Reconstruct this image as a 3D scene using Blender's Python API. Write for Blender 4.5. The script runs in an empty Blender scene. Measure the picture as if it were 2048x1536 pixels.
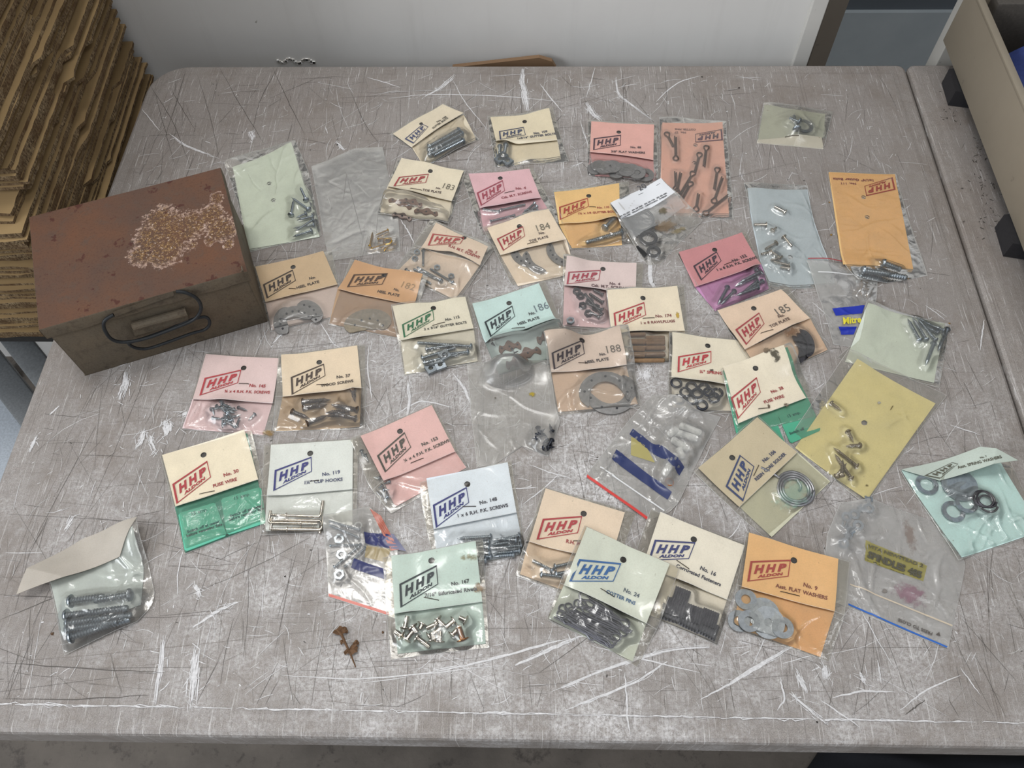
import bpy, bmesh, math, random
import numpy as np
from mathutils import Vector, Matrix

S = bpy.context.scene
COL = S.collection
random.seed(7)
RNG = np.random.RandomState(11)

# ------------------------------------------------------------------ camera, world, lamps, exposure
FPX = 1634.23
CAM = np.array([0.47397974, -0.08078321, 0.65830841])
PITCH, YAW, ROLL = 1.03707133, -0.04942674, -0.03388916
FW = np.array([math.sin(YAW) * math.cos(PITCH), math.cos(YAW) * math.cos(PITCH), -math.sin(PITCH)])
_ri = np.array([math.cos(YAW), -math.sin(YAW), 0.0])
_up = np.cross(_ri, FW)
RI = math.cos(ROLL) * _ri + math.sin(ROLL) * _up
UP = -math.sin(ROLL) * _ri + math.cos(ROLL) * _up
cd = bpy.data.cameras.new('camera')
cam = bpy.data.objects.new('camera', cd)
COL.objects.link(cam)
cd.sensor_fit = 'HORIZONTAL'
cd.sensor_width = 36.0
cd.lens = FPX * 36.0 / 2048.0
cd.clip_start = 0.01
cam.matrix_world = Matrix(((RI[0], UP[0], -FW[0], CAM[0]), (RI[1], UP[1], -FW[1], CAM[1]),
                           (RI[2], UP[2], -FW[2], CAM[2]), (0, 0, 0, 1)))
S.camera = cam
S.view_settings.view_transform = 'Standard'
S.view_settings.look = 'None'
S.view_settings.gamma = 1.0
S.view_settings.exposure = 0.70
S.view_settings.use_curve_mapping = False
S.cycles.transparent_max_bounces = 40
S.cycles.max_bounces = 8
wd = bpy.data.worlds.new('workshop_air')
S.world = wd
wd.use_nodes = True
wd.node_tree.nodes['Background'].inputs[0].default_value = (0.93, 0.96, 1.0, 1)
wd.node_tree.nodes['Background'].inputs[1].default_value = 0.30


def lamp(name, loc, target, sx, sy, power, color=(1, 1, 1)):
    l = bpy.data.lights.new(name, 'AREA')
    l.shape = 'RECTANGLE'
    l.size, l.size_y, l.energy, l.color = sx, sy, power, color
    o = bpy.data.objects.new(name, l)
    COL.objects.link(o)
    o.location = loc
    o.rotation_euler = (Vector(target) - Vector(loc)).to_track_quat('-Z', 'Y').to_euler()
    return o


lamp('ceiling_tube_lamp', (-0.25, 0.75, 2.1), (0.45, 0.4, 0), 0.22, 1.5, 19, (1.0, 0.99, 0.97))
lamp('ceiling_tube_lamp', (1.3, -0.3, 2.2), (0.5, 0.4, 0), 1.3, 0.16, 5, (0.97, 0.99, 1.0))
lamp('window_daylight', (-1.5, -0.9, 1.3), (0.4, 0.35, 0), 1.0, 0.9, 21, (0.92, 0.96, 1.0))


# ------------------------------------------------------------------ helpers
def un(p, z=0.0, ax=2, val=None):
    d = FW + RI * (p[0] - 1024) / FPX - UP * (p[1] - 768) / FPX
    if val is None:
        val = z
    t = (val - CAM[ax]) / d[ax]
    return CAM + d * t


def R(x0, y0, k):
    def f(*a):
        pts = [(x0 + a[i] * k, y0 + a[i + 1] * k) for i in range(0, len(a), 2)]
        return pts
    return f


A = R(440, 190, .2539); B = R(900, 190, .2832); Cc = R(1440, 190, .2539); D = R(480, 480, .2539)
E = R(900, 480, .2539); F = R(1340, 460, .29297); G = R(300, 680, .2539); H_ = R(640, 780, .2539)
I_ = R(1140, 760, .2539); J = R(1528, 780, .2539); K = R(0, 980, .30273); L = R(620, 980, .2539)
M = R(1020, 960, .2539); N = R(1400, 980, .29297); P3 = R(770, 200, .09766); P2 = R(1310, 230, .078125)
P5 = R(1220, 350, .11716); P4 = R(1640, 340, .09766); P7 = R(1640, 520, .11716); P6 = R(640, 450, .09766)
P8 = R(1040, 1180, .15625); P9 = R(1680, 1040, .16925); P10 = R(1800, 890, .12109); O = R(0, 300, .29297)
PX = R(0, 0, 1)


def lin(c):
    c = c.lstrip('#')
    v = [int(c[i:i + 2], 16) / 255 for i in (0, 2, 4)]
    return tuple((x / 12.92 if x <= .04045 else ((x + .055) / 1.055) ** 2.4) for x in v) + (1,)


class NT:
    def __init__(s, name):
        s.m = bpy.data.materials.new(name)
        s.m.use_nodes = True
        s.t = s.m.node_tree
        s.t.nodes.clear()
        s.out = s.t.nodes.new('ShaderNodeOutputMaterial')

    def n(s, typ, ins=None, **kw):
        nd = s.t.nodes.new('ShaderNode' + typ)
        for k, v in kw.items():
            setattr(nd, k, v)
        for k, v in (ins or {}).items():
            if isinstance(v, bpy.types.NodeSocket):
                s.t.links.new(v, nd.inputs[k])
            else:
                nd.inputs[k].default_value = v
        return nd

    def coord(s, scale=(1, 1, 1), rot=(0, 0, 0), kind='Object'):
        tc = s.n('TexCoord')
        return s.n('Mapping', {'Vector': tc.outputs[kind], 'Scale': scale, 'Rotation': rot}).outputs[0]

    def noise(s, scale, detail=4, rough=.5, vec=None, **kw):
        i = {'Scale': scale, 'Detail': detail, 'Roughness': rough}
        if vec is not None:
            i['Vector'] = vec
        return s.n('TexNoise', i, **kw).outputs[0]

    def ramp(s, fac, stops):
        r = s.n('ValToRGB', {0: fac})
        e = r.color_ramp.elements
        while len(e) < len(stops):
            e.new(.5)
        for q, (p, c) in zip(e, stops):
            q.position = p
            q.color = c if len(c) == 4 else (*c, 1)
        return r.outputs[0]

    def mix(s, fac, a, b, mode='MIX'):
        m = s.n('Mix', data_type='RGBA', blend_type=mode)
        for k, v in ((0, fac), (6, a), (7, b)):
            if isinstance(v, bpy.types.NodeSocket):
                s.t.links.new(v, m.inputs[k])
            else:
                m.inputs[k].default_value = v
        return m.outputs[2]

    def math(s, op, a, b=0.0):
        m = s.n('Math', {0: a, 1: b}, operation=op)
        return m.outputs[0]

    def pbr(s, color, rough=.5, metal=0.0, bump=None, bstr=.2, bdist=.001, spec=.5):
        p = s.n('BsdfPrincipled', {'Base Color': color, 'Roughness': rough, 'Metallic': metal})
        p.inputs['Specular IOR Level'].default_value = spec
        if bump is not None:
            b = s.n('Bump', {'Height': bump, 'Strength': bstr, 'Distance': bdist})
            s.t.links.new(b.outputs[0], p.inputs['Normal'])
        s.t.links.new(p.outputs[0], s.out.inputs[0])
        return s.m


W1 = (1, 1, 1, 1)
K1 = (0, 0, 0, 1)
MC = {}


def cached(f):
    def g(*a):
        k = (f.__name__,) + a
        if k not in MC:
            MC[k] = f(*a)
        return MC[k]
    return g


@cached
def paper(c):
    t = NT('card_' + c[1:])
    base = lin(c)
    lu = .25 * base[0] + .65 * base[1] + .10 * base[2]
    st_ = 1 - min(base[:3]) / max(base[:3])
    wl = .34 * (1 - st_) + .14 * st_
    r_, g_, b_ = base[:3]
    bb = 1 + .16 * (1 - st_) * min(1, max(0, (r_ - g_) / r_ * 6)) * min(1, max(0, (g_ - b_) / g_ * 3))
    base = tuple(min(.93, (x * (1 - wl) + lu * wl) * 1.13 * k_) for x, k_ in zip(base[:3], (1.0, 1.0, bb))) + (1,)
    d = tuple(x * .90 for x in base[:3]) + (1,)
    v = t.coord()
    a = t.ramp(t.noise(60, 5, .6, v), [(.35, K1), (.75, W1)])
    col = t.mix(a, base, d)
    col = t.mix(t.math('MULTIPLY', t.ramp(t.noise(900, 3, .6, v), [(.45, K1), (.8, W1)]), .16), col, lin('#8a7350'))
    col = t.mix(t.ramp(t.noise(260, 2, .5, v), [(.73, K1), (.80, (.5, .5, .5, 1))]), col, lin('#6b5238'))
    return t.pbr(col, .65, 0, t.noise(500, 3, .5, v), .08, .0004, .3)


@cached
def ink(c):
    t = NT('ink_' + c[1:])
    base = lin(c)
    hi = tuple(x * .8 + .06 for x in base[:3]) + (1,)
    col = t.mix(t.noise(1500, 3, .7, t.coord()), base, hi)
    return t.pbr(col, .6, 0, spec=.3)


@cached
def plain(c, rough, metal):
    t = NT('coat_' + c[1:])
    base = lin(c)
    d = tuple(x * .7 for x in base[:3]) + (1,)
    v = t.coord()
    col = t.mix(t.ramp(t.noise(350, 4, .6, v), [(.35, K1), (.75, W1)]), base, d)
    return t.pbr(col, rough, metal, t.noise(900, 2, .5, v), .1, .0003)


@cached
def matte(c, rough):
    t = NT('matte_' + c[1:])
    base = lin(c)
    d = tuple(x * .86 for x in base[:3]) + (1,)
    v = t.coord()
    col = t.mix(t.ramp(t.noise(9, 6, .6, v), [(.3, K1), (.7, W1)]), base, d)
    col = t.mix(t.ramp(t.noise(80, 3, .6, v), [(.70, K1), (.76, (.4, .4, .4, 1))]), col, lin('#6a625a'))
    return t.pbr(col, rough, 0, t.noise(150, 3, .5, v), .06, .0005)


@cached
def film(haze, tint, rough, bs, gl_=1.0):
    t = NT('clear_film')
    v = t.coord()
    nz = t.n('TexNoise', {'Vector': v, 'Scale': 70.0, 'Detail': 3.0, 'Roughness': .5, 'Distortion': 1.2}).outputs[0]
    n2 = t.noise(25, 2, .5, v)
    hgt = t.math('ADD', nz, t.math('MULTIPLY', n2, 2.0))
    bp = t.n('Bump', {'Height': hgt, 'Strength': bs, 'Distance': .0016}).outputs[0]
    tr = t.n('BsdfTransparent', {0: lin(tint)})
    d1 = t.n('BsdfDiffuse', {0: (.80, .79, .78, 1), 'Normal': bp})
    d2 = t.n('BsdfTranslucent', {0: (.85, .84, .83, 1), 'Normal': bp})
    df = t.n('MixShader', {0: .45, 1: d1.outputs[0], 2: d2.outputs[0]})
    gl = t.n('BsdfGlossy', {0: W1, 'Roughness': rough, 'Normal': bp})
    hz = t.math('MULTIPLY', t.ramp(t.noise(45, 4, .6, v), [(.25, (.55, .55, .55, 1)), (.8, W1)]), haze)
    m1 = t.n('MixShader', {0: hz, 1: tr.outputs[0], 2: df.outputs[0]})
    fr = t.n('Fresnel', {'IOR': 1.5, 'Normal': bp}).outputs[0]
    m2 = t.n('MixShader', {0: t.math('MULTIPLY', fr, 1.1 * gl_), 1: m1.outputs[0], 2: gl.outputs[0]})
    t.t.links.new(m2.outputs[0], t.out.inputs[0])
    return t.m


@cached
def edge_glint():
    t = NT('film_edge_glint')
    tr = t.n('BsdfTransparent', {0: W1})
    p = t.n('BsdfPrincipled', {'Base Color': (.75, .74, .72, 1), 'Roughness': .15})
    m = t.n('MixShader', {0: .45, 1: tr.outputs[0], 2: p.outputs[0]})
    t.t.links.new(m.outputs[0], t.out.inputs[0])
    return t.m


@cached
def clearink(c, op):
    t = NT('print_on_film')
    tr = t.n('BsdfTransparent', {0: W1})
    p = t.n('BsdfPrincipled', {'Base Color': lin(c), 'Roughness': .3})
    m = t.n('MixShader', {0: op, 1: tr.outputs[0], 2: p.outputs[0]})
    t.t.links.new(m.outputs[0], t.out.inputs[0])
    return t.m


@cached
def stain(c, op):
    t = NT('grime_patch')
    tr = t.n('BsdfTransparent', {0: W1})
    p = t.n('BsdfPrincipled', {'Base Color': lin(c), 'Roughness': .6})
    tc = t.n('TexCoord').outputs['UV']
    ln = t.n('VectorMath', {0: tc}, operation='LENGTH').outputs['Value']
    nz = t.noise(220, 4, .7, t.coord())
    f = t.math('SUBTRACT', t.math('MULTIPLY', nz, 1.7), t.math('ADD', t.math('MULTIPLY', ln, .75), .22))
    f = t.n('Clamp', {0: t.math('MULTIPLY', f, 3.0)}).outputs[0]
    m = t.n('MixShader', {0: t.math('MULTIPLY', f, op), 1: tr.outputs[0], 2: p.outputs[0]})
    t.t.links.new(m.outputs[0], t.out.inputs[0])
    return t.m


ZINC = lambda: plain('#a3abb1', .32, 1.0)
STEEL = lambda: plain('#8c8c8e', .35, 1.0)
DARKST = lambda: plain('#5a585c', .4, 1.0)
NICKEL = lambda: plain('#c8c0b4', .2, 1.0)
BRASS = lambda: plain('#c8a04a', .25, 1.0)
DBRASS = lambda: plain('#7d6338', .5, .7)
PEWTER = lambda: plain('#8a8886', .5, .6)
RUBBER = lambda: plain('#26262a', .5, 0.0)
BLACKM = lambda: plain('#33353d', .4, .6)
FIBRE = lambda: plain('#8d6f50', .8, 0.0)
WHITEP = lambda: plain('#e6e6e2', .35, 0.0)
RUSTY = lambda: plain('#7a5f50', .8, .2)


def mk(name, v, f, mats, parent=None, org=(0, 0, 0), smooth=True, mi=None, uv=None):
    me = bpy.data.meshes.new(name)
    v = np.asarray(v, float) - np.asarray(org, float)
    me.from_pydata([tuple(x) for x in v], [], [tuple(int(i) for i in q) for q in f])
    for m in mats:
        me.materials.append(m)
    if mi is not None:
        me.polygons.foreach_set('material_index', np.asarray(mi, dtype=np.int32))
    if smooth:
        me.polygons.foreach_set('use_smooth', [True] * len(me.polygons))
    if uv is not None:
        lay = me.uv_layers.new(name='UVMap')
        idx = np.zeros(len(me.loops), dtype=np.int32)
        me.loops.foreach_get('vertex_index', idx)
        lay.data.foreach_set('uv', np.asarray(uv, float)[idx].ravel())
    me.update()
    o = bpy.data.objects.new(name, me)
    COL.objects.link(o)
    if parent is not None:
        o.parent = parent
    return o


def tag(o, label=None, cat=None, group=None, kind=None):
    if label: o['label'] = label
    if cat: o['category'] = cat
    if group: o['group'] = group
    if kind: o['kind'] = kind
    return o


def thing(name, loc, label, cat, group=None):
    o = bpy.data.objects.new(name, None)
    o.empty_display_size = .02
    COL.objects.link(o)
    o.location = tuple(float(x) for x in loc)
    return tag(o, label, cat, group)


class MB:
    def __init__(s):
        s.v, s.f, s.m = [], [], []

    def add(s, v, f, m=0):
        b = len(s.v)
        s.v += [tuple(map(float, x)) for x in v]
        s.f += [tuple(i + b for i in q) for q in f]
        s.m += [m] * len(f)

    def box(s, c, h, m=0, rz=0.0, bev=0.0):
        bm = bmesh.new()
        bmesh.ops.create_cube(bm, size=2)
        for q in bm.verts:
            q.co = Vector((q.co.x * h[0], q.co.y * h[1], q.co.z * h[2]))
        if bev:
            bmesh.ops.bevel(bm, geom=bm.edges[:], offset=bev, segments=2, profile=.5, affect='EDGES')
        mt = Matrix.Translation(c) @ Matrix.Rotation(rz, 4, 'Z')
        bm.verts.index_update()
        s.add([mt @ q.co for q in bm.verts], [[x.index for x in q.verts] for q in bm.faces], m)
        bm.free()

    def tube(s, pts, r, n=8, m=0, closed=False, cap=True):
        pts = [np.asarray(p, float) for p in pts]
        rr = r if hasattr(r, '__len__') else [r] * len(pts)
        N_ = len(pts)
        v, f = [], []
        ref = None
        for i, p in enumerate(pts):
            a = pts[(i - 1) % N_] if (closed or i > 0) else p
            b = pts[(i + 1) % N_] if (closed or i < N_ - 1) else p
            t = b - a
            t /= (np.linalg.norm(t) + 1e-12)
            if ref is None:
                ref = np.array([0, 0, 1.]) if abs(t[2]) < .9 else np.array([1., 0, 0])
            u = ref - t * (ref @ t)
            u /= np.linalg.norm(u)
            ref = u
            w = np.cross(t, u)
            for k in range(n):
                an = 2 * math.pi * k / n
                v.append(p + rr[i] * (math.cos(an) * u + math.sin(an) * w))
        for i in range(N_ if closed else N_ - 1):
            for k in range(n):
                j = (i + 1) % N_
                f.append((i * n + k, i * n + (k + 1) % n, j * n + (k + 1) % n, j * n + k))
        if not closed and cap:
            f.append(tuple(range(n))[::-1])
            f.append(tuple((N_ - 1) * n + k for k in range(n)))
        s.add(v, f, m)

    def lathe_x(s, prof, n=12, m=0):
        """profile (x, r) around the X axis"""
        v, f = [], []
        for x, r in prof:
            for k in range(n):
                a = 2 * math.pi * k / n
                v.append((x, r * math.cos(a), r * math.sin(a)))
        for i in range(len(prof) - 1):
            for k in range(n):
                f.append((i * n + k, i * n + (k + 1) % n, (i + 1) * n + (k + 1) % n, (i + 1) * n + k))
        f.append(tuple(range(n))[::-1])
        f.append(tuple((len(prof) - 1) * n + k for k in range(n)))
        s.add(v, f, m)

    def ringplate(s, outer, inner, z0, z1, m=0):
        n = len(outer)
        v = [(x, y, z0) for x, y in outer] + [(x, y, z1) for x, y in outer] + [(x, y, z0) for x, y in inner] + [(x, y, z1) for x, y in inner]
        f = []
        for k in range(n):
            j = (k + 1) % n
            f += [(k, j, n + j, n + k), (n + k, n + j, 3 * n + j, 3 * n + k), (3 * n + k, 3 * n + j, 2 * n + j, 2 * n + k), (2 * n + k, 2 * n + j, j, k)]
        s.add(v, f, m)

    def prism(s, poly, z0, z1, m=0):
        n = len(poly)
        v = [(x, y, z0) for x, y in poly] + [(x, y, z1) for x, y in poly]
        f = [tuple(range(n))[::-1], tuple(range(n, 2 * n))] + [(k, (k + 1) % n, n + (k + 1) % n, n + k) for k in range(n)]
        s.add(v, f, m)

    def mesh(s, name, mats, smooth=True):
        me = bpy.data.meshes.new(name)
        me.from_pydata(s.v, [], s.f)
        for q in mats:
            me.materials.append(q)
        me.polygons.foreach_set('material_index', np.asarray(s.m, dtype=np.int32))
        if smooth:
            me.polygons.foreach_set('use_smooth', [True] * len(me.polygons))
            me.set_sharp_from_angle(angle=math.radians(38))
        me.update()
        return me

    def obj(s, name, mats, parent=None, smooth=True, org=None):
        if org is not None:
            s.v = [tuple(np.array(x) - np.array(org)) for x in s.v]
        o = bpy.data.objects.new(name, s.mesh(name, mats, smooth))
        COL.objects.link(o)
        if parent is not None:
            o.parent = parent
        return o


def circ(r, n=24, c=(0, 0), ph=0.0):
    return [(c[0] + r * math.cos(2 * math.pi * k / n + ph), c[1] + r * math.sin(2 * math.pi * k / n + ph)) for k in range(n)]


# ------------------------------------------------------------------ lettering
TXT = {}


def text_geo(s, bold=.02, shear=0.0):
    key = (s, bold, shear)
    if key in TXT:
        return TXT[key]
    cu = bpy.data.curves.new('lettering', 'FONT')
    cu.body = s
    cu.size = 1
    cu.offset = bold
    cu.shear = shear
    cu.resolution_u = 2
    cu.space_word = 1.3
    ob = bpy.data.objects.new('lettering', cu)
    COL.objects.link(ob)
    dg = bpy.context.evaluated_depsgraph_get()
    me = bpy.data.meshes.new_from_object(ob.evaluated_get(dg))
    v = np.array([q.co[:2] for q in me.vertices]).reshape(-1, 2)
    f = [tuple(p.vertices) for p in me.polygons]
    bpy.data.objects.remove(ob)
    bpy.data.curves.remove(cu)
    bpy.data.meshes.remove(me)
    v[:, 0] -= v[:, 0].min()
    TXT[key] = (v, f, v[:, 0].max())
    return TXT[key]


# ------------------------------------------------------------------ height map of everything lying on the table
GX0, GY0, RES = -.08, -.04, .001
GH = np.zeros((860, 1240))


def gidx(x, y):
    return (np.asarray(x) - GX0) / RES, (np.asarray(y) - GY0) / RES


def samp(Z, x, y, ox=0, oy=0):
    i, j = gidx(x, y)
    i = np.clip(i - ox, 0, Z.shape[1] - 1.001)
    j = np.clip(j - oy, 0, Z.shape[0] - 1.001)
    a, b = i.astype(int), j.astype(int)
    u, v = i - a, j - b
    return (Z[b, a] * (1 - u) * (1 - v) + Z[b, a + 1] * u * (1 - v) + Z[b + 1, a] * (1 - u) * v + Z[b + 1, a + 1] * u * v)


def dilate(Z, r):
    for ax in (0, 1):
        P = np.pad(Z, [(r, r) if k == ax else (0, 0) for k in (0, 1)], mode='edge')
        n = Z.shape[ax]
        Z = np.max([np.take(P, range(k, k + n), axis=ax) for k in range(2 * r + 1)], axis=0)
    return Z


def blur(Z, r, it=2):
    for _ in range(it):
        for ax in (0, 1):
            P = np.pad(Z, [(r, r) if k == ax else (0, 0) for k in (0, 1)], mode='edge')
            n = Z.shape[ax]
            Z = np.mean([np.take(P, range(k, k + n), axis=ax) for k in range(2 * r + 1)], axis=0)
    return Z


def inpoly(X, Y, poly):
    m = np.zeros(X.shape, bool)
    n = len(poly)
    for i in range(n):
        x1, y1 = poly[i]
        x2, y2 = poly[(i + 1) % n]
        c = ((y1 > Y) != (y2 > Y)) & (X < (x2 - x1) * (Y - y1) / (y2 - y1 + 1e-15) + x1)
        m ^= c
    return m


def edge(pts, n):
    pts = np.asarray(pts, float)
    d = np.r_[0, np.cumsum(np.linalg.norm(np.diff(pts, axis=0), axis=1))]
    t = np.linspace(0, d[-1], n + 1)
    q = np.stack([np.interp(t, d, pts[:, k]) for k in (0, 1)], 1)
    if len(pts) > 2:
        for _ in range(max(2, n // 8)):
            q[1:-1] = .25 * q[:-2] + .5 * q[1:-1] + .25 * q[2:]
    return q


def coons(t, r, b, l, nu, nv):
    """t,b left->right ; l,r top->bottom ; returns (nv+1,nu+1,2)"""
    T, Bm, Lf, Rt = edge(t, nu), edge(b, nu), edge(l, nv), edge(r, nv)
    u = np.linspace(0, 1, nu + 1)[None, :, None]
    v = np.linspace(0, 1, nv + 1)[:, None, None]
    g = (1 - v) * T[None] + v * Bm[None] + (1 - u) * Lf[:, None] + u * Rt[:, None]
    g -= (1 - u) * (1 - v) * T[0] + u * (1 - v) * T[-1] + (1 - u) * v * Bm[0] + u * v * Bm[-1]
    return g


def gridfaces(nv, nu, off=0, flip=False):
    f = []
    for j in range(nv):
        for i in range(nu):
            a = off + j * (nu + 1) + i
            q = (a, a + nu + 1, a + nu + 2, a + 1)
            f.append(q[::-1] if flip else q)
    return f


def slab(g, z, th, holes=()):
    """sheet of thickness th over grid g (nv+1,nu+1,2), top surface z; round holes punched"""
    nv, nu = g.shape[0] - 1, g.shape[1] - 1
    g = g.copy()
    kill = np.zeros((nv, nu), bool)
    cen = (g[:-1, :-1] + g[1:, :-1] + g[:-1, 1:] + g[1:, 1:]) / 4
    for (hx, hy, r) in holes:
        c = np.array([hx, hy])
        dc = np.linalg.norm(cen - c, axis=2)
        kl = dc < r * .95
        kill |= kl
        vm = np.zeros((nv + 1, nu + 1), bool)
        for a, b in ((0, 0), (1, 0), (0, 1), (1, 1)):
            vm[a:nv + a, b:nu + b] |= kl
        dv = g - c
        dn = np.linalg.norm(dv, axis=2) + 1e-9
        s_ = np.where(vm, r / dn, 1.0)
        g = c + dv * s_[..., None]
    V = np.concatenate([np.dstack([g, z]).reshape(-1, 3), np.dstack([g, z - th]).reshape(-1, 3)])
    no = (nv + 1) * (nu + 1)
    fs = []
    for j in range(nv):
        for i in range(nu):
            if kill[j, i]:
                continue
            a = j * (nu + 1) + i
            fs.append((a, a + nu + 1, a + nu + 2, a + 1))
            fs.append((no + a, no + a + 1, no + a + nu + 2, no + a + nu + 1))
    rim = [(0, i) for i in range(nu + 1)] + [(j, nu) for j in range(1, nv + 1)] + [(nv, i) for i in range(nu - 1, -1, -1)] + [(j, 0) for j in range(nv - 1, 0, -1)]
    ids = [j * (nu + 1) + i for j, i in rim]
    for a, b in zip(ids, ids[1:] + ids[:1]):
        fs.append((a, b, no + b, no + a))
    return V, fs


# ------------------------------------------------------------------ small hardware (lying along +X, resting on z = 0)
IM = {}


def hw(kind, Lm, r, mat, **k):
    key = (kind, round(Lm * 2000), round(r * 1e5), mat.name, tuple(sorted(k.items())))
    if key in IM:
        return IM[key]
    Lm = round(Lm * 2000) / 2000
    b = MB()
    hgt = 2 * r
    if kind in ('pan', 'csk', 'hexh'):
        hr = r * k.get('hr', 1.8 if kind != 'csk' else 1.65)
        ht = r * k.get('ht', 1.3)
        prof = []
        if kind == 'pan':
            prof = [(ht * (1 - math.cos(math.radians(t))), max(1e-5, hr * math.sin(math.radians(t)))) for t in (4, 30, 55, 78)] + [(ht, hr), (ht * 1.02, r)]
        else:
            prof = [(0, 1e-5), (0, hr * .95), (ht * .15, hr), (ht, r)]
        pitch = k.get('pitch', max(.0008, r * .8))
        x = ht * 1.1 + k.get('plain', 0.0) * Lm
        tip = Lm - (r * 2.5 if k.get('point', 1) else r * .3)
        prof.append((x, r))
        while x < tip - pitch:
            prof += [(x + pitch * .35, r * .76), (x + pitch * .5, r * .76), (x + pitch * .85, r), (x + pitch, r)]
            x += pitch
        if k.get('point', 1):
            prof += [(tip, r * .8), (Lm, r * .12)]
        else:
            prof += [(tip, r * .9), (Lm, r * .75)]
        b.lathe_x(prof, 12)
        # screwdriver slot as a raised-lip pair of bars on the head
        zc = max(r * 1.25, hr * .7)
        b.v = [(x_, y_, z_ + zc) for x_, y_, z_ in b.v]
        hgt = zc + hr * .8
    elif kind == 'rod':
        b.lathe_x([(0, r * .55), (r * .25, r * .85), (r * .6, r), (Lm - r * .6, r), (Lm - r * .2, r * .85), (Lm, r * .55)], 10)
        b.v = [(x_, y_, z_ + r) for x_, y_, z_ in b.v]
    elif kind == 'tube':
        b.lathe_x([(0, r * .5), (0, r), (Lm, r), (Lm, r * .6)], 12)
        b.v = [(x_, y_, z_ + r) for x_, y_, z_ in b.v]
    elif kind == 'rivet':
        hr = r * 2.1
        b.lathe_x([(0, 1e-5), (r * .15, hr * .6), (r * .5, hr), (r * .8, hr), (r * .85, r), (Lm - r, r), (Lm, r * .92), (Lm, r * .5), (Lm - r, r * .45)], 14)
        b.v = [(x_, y_, z_ + r * 1.5) for x_, y_, z_ in b.v]
        hgt = r * 3
    elif kind == 'cotter':
        er = r * 2.3
        for sgn in (1, -1):
            pts = [(0, 0, r)] + [(er * (1 - math.cos(a)), sgn * er * math.sin(a), r) for a in (.6, 1.2, 1.8, 2.3)]
            pts += [(er * 2.6, sgn * r * .62, r), (Lm * .6, sgn * r * .6, r), (Lm * (1 if sgn > 0 else .95), sgn * r * k.get('splay', .7), r)]
            b.tube(pts, r * .62, 7)
    elif kind == 'hook':
        pts = [(0, 0, r)] + [(Lm * t, 0, r) for t in (.1, .2, .3, .5, .7, .9)] + [(Lm - r, 0, r), (Lm, k['bend'] * .12, r), (Lm + k['bend'] * .05 * 0, k['bend'], r)]
        rr = [r * .2, r * .6, r * .8, r * .8, r, r, r, r, r, r * .9]
        b.tube(pts, rr, 10)
        for t in np.arange(.04, .32, .035):
            b.tube([(Lm * t, 0, r), (Lm * (t + .012), 0, r)], r * 1.02, 10)
        b.tube([(Lm * .34, 0, r), (Lm * .36, 0, r)], r * 1.7, 12)
        hgt = r * 3
    elif kind == 'washer':
        o_, i_ = circ(r, 30), circ(k['ri'], 30)
        b.ringplate(o_, i_, 0, k.get('th', .0012))
        hgt = k.get('th', .0012)
    elif kind == 'disc':
        b.prism(circ(r, 30), 0, .0012)
        hgt = .0012
    elif kind == 'spring':
        th = k.get('th', .0018)
        n = 30
        pts = [((r - th) * math.cos(a), (r - th) * math.sin(a), th * .55 + k.get('rise', .001) * i / n) for i, a in enumerate(np.linspace(.12, 2 * math.pi - .05, n))]
        b.tube(pts, th * .6, 8)
        hgt = th * 1.6
    elif kind == 'oring':
        th = k['th']
        b.tube([((r - th) * math.cos(a), (r - th) * math.sin(a), th) for a in np.linspace(0, 2 * math.pi, 37)[:-1]], th, 10, closed=True)
        hgt = 2 * th
    elif kind == 'hexnut':
        hx = []
        for i in range(6):
            p, q = circ(r, 6)[i], circ(r, 6)[(i + 1) % 6]
            hx += [(p[0] + (q[0] - p[0]) * t, p[1] + (q[1] - p[1]) * t) for t in (0, .25, .5, .75)]
        b.ringplate(hx, circ(r * .5, 24), 0, r * .7)
        hgt = r * .7
    elif kind == 'sqnut':
        hx = []
        sq = [(r, r), (-r, r), (-r, -r), (r, -r)]
        for i in range(4):
            p, q = sq[i], sq[(i + 1) % 4]
            hx += [(p[0] + (q[0] - p[0]) * t / 6, p[1] + (q[1] - p[1]) * t / 6) for t in range(6)]
        b.ringplate(hx, circ(r * .48, 24, ph=math.pi / 4), 0, r * .7)
        hgt = r * .7
    elif kind == 'heel':
        # horseshoe plate: r outer radius, ri inner radius, arc half angle, rivet holes as raised bosses
        ri, ha = k['ri'], k['ha']
        n = 26
        ou, inn = [], []
        for i in range(n + 1):
            a = -ha + 2 * ha * i / n
            e = 1 - (abs(i / n - .5) * 2) ** 6
            mid, half = (r + ri) / 2, (r - ri) / 2 * max(.15, e)
            ou.append(((mid + half) * math.cos(a), (mid + half) * math.sin(a)))
            inn.append(((mid - half) * math.cos(a), (mid - half) * math.sin(a)))
        th = .0013
        v, f = [], []
        for i in range(n + 1):
            v += [(*ou[i], 0), (*ou[i], th * .7), (*inn[i], th), (*inn[i], 0)]
        for i in range(n):
            for q in range(4):
                f.append((i * 4 + q, i * 4 + (q + 1) % 4, i * 4 + 4 + (q + 1) % 4, i * 4 + 4 + q))
        f += [(3, 2, 1, 0), (n * 4, n * 4 + 1, n * 4 + 2, n * 4 + 3)]
        b.add(v, f)
        for t in k.get('hs', (-.8, -.45, -.1, .25, .6)):
            a = ha * t
            m_ = (r + ri) / 2
            b.prism(circ(.0011, 12, (m_ * math.cos(a), m_ * math.sin(a))), th * .8, th * 1.25, 1)
        hgt = th
    elif kind == 'toe':
        n = 24
        up, dn = [], []
        for i in range(n + 1):
            t = i / n
            w = (r * (.62 + .30 * math.cos(t * 4 * math.pi))) * min(1, (1 - (2 * t - 1) ** 8) + .12)
            cy = r * .35 * math.sin(t * math.pi)
            up.append((Lm * t, cy + w))
            dn.append((Lm * t, cy - w * .8))
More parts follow.
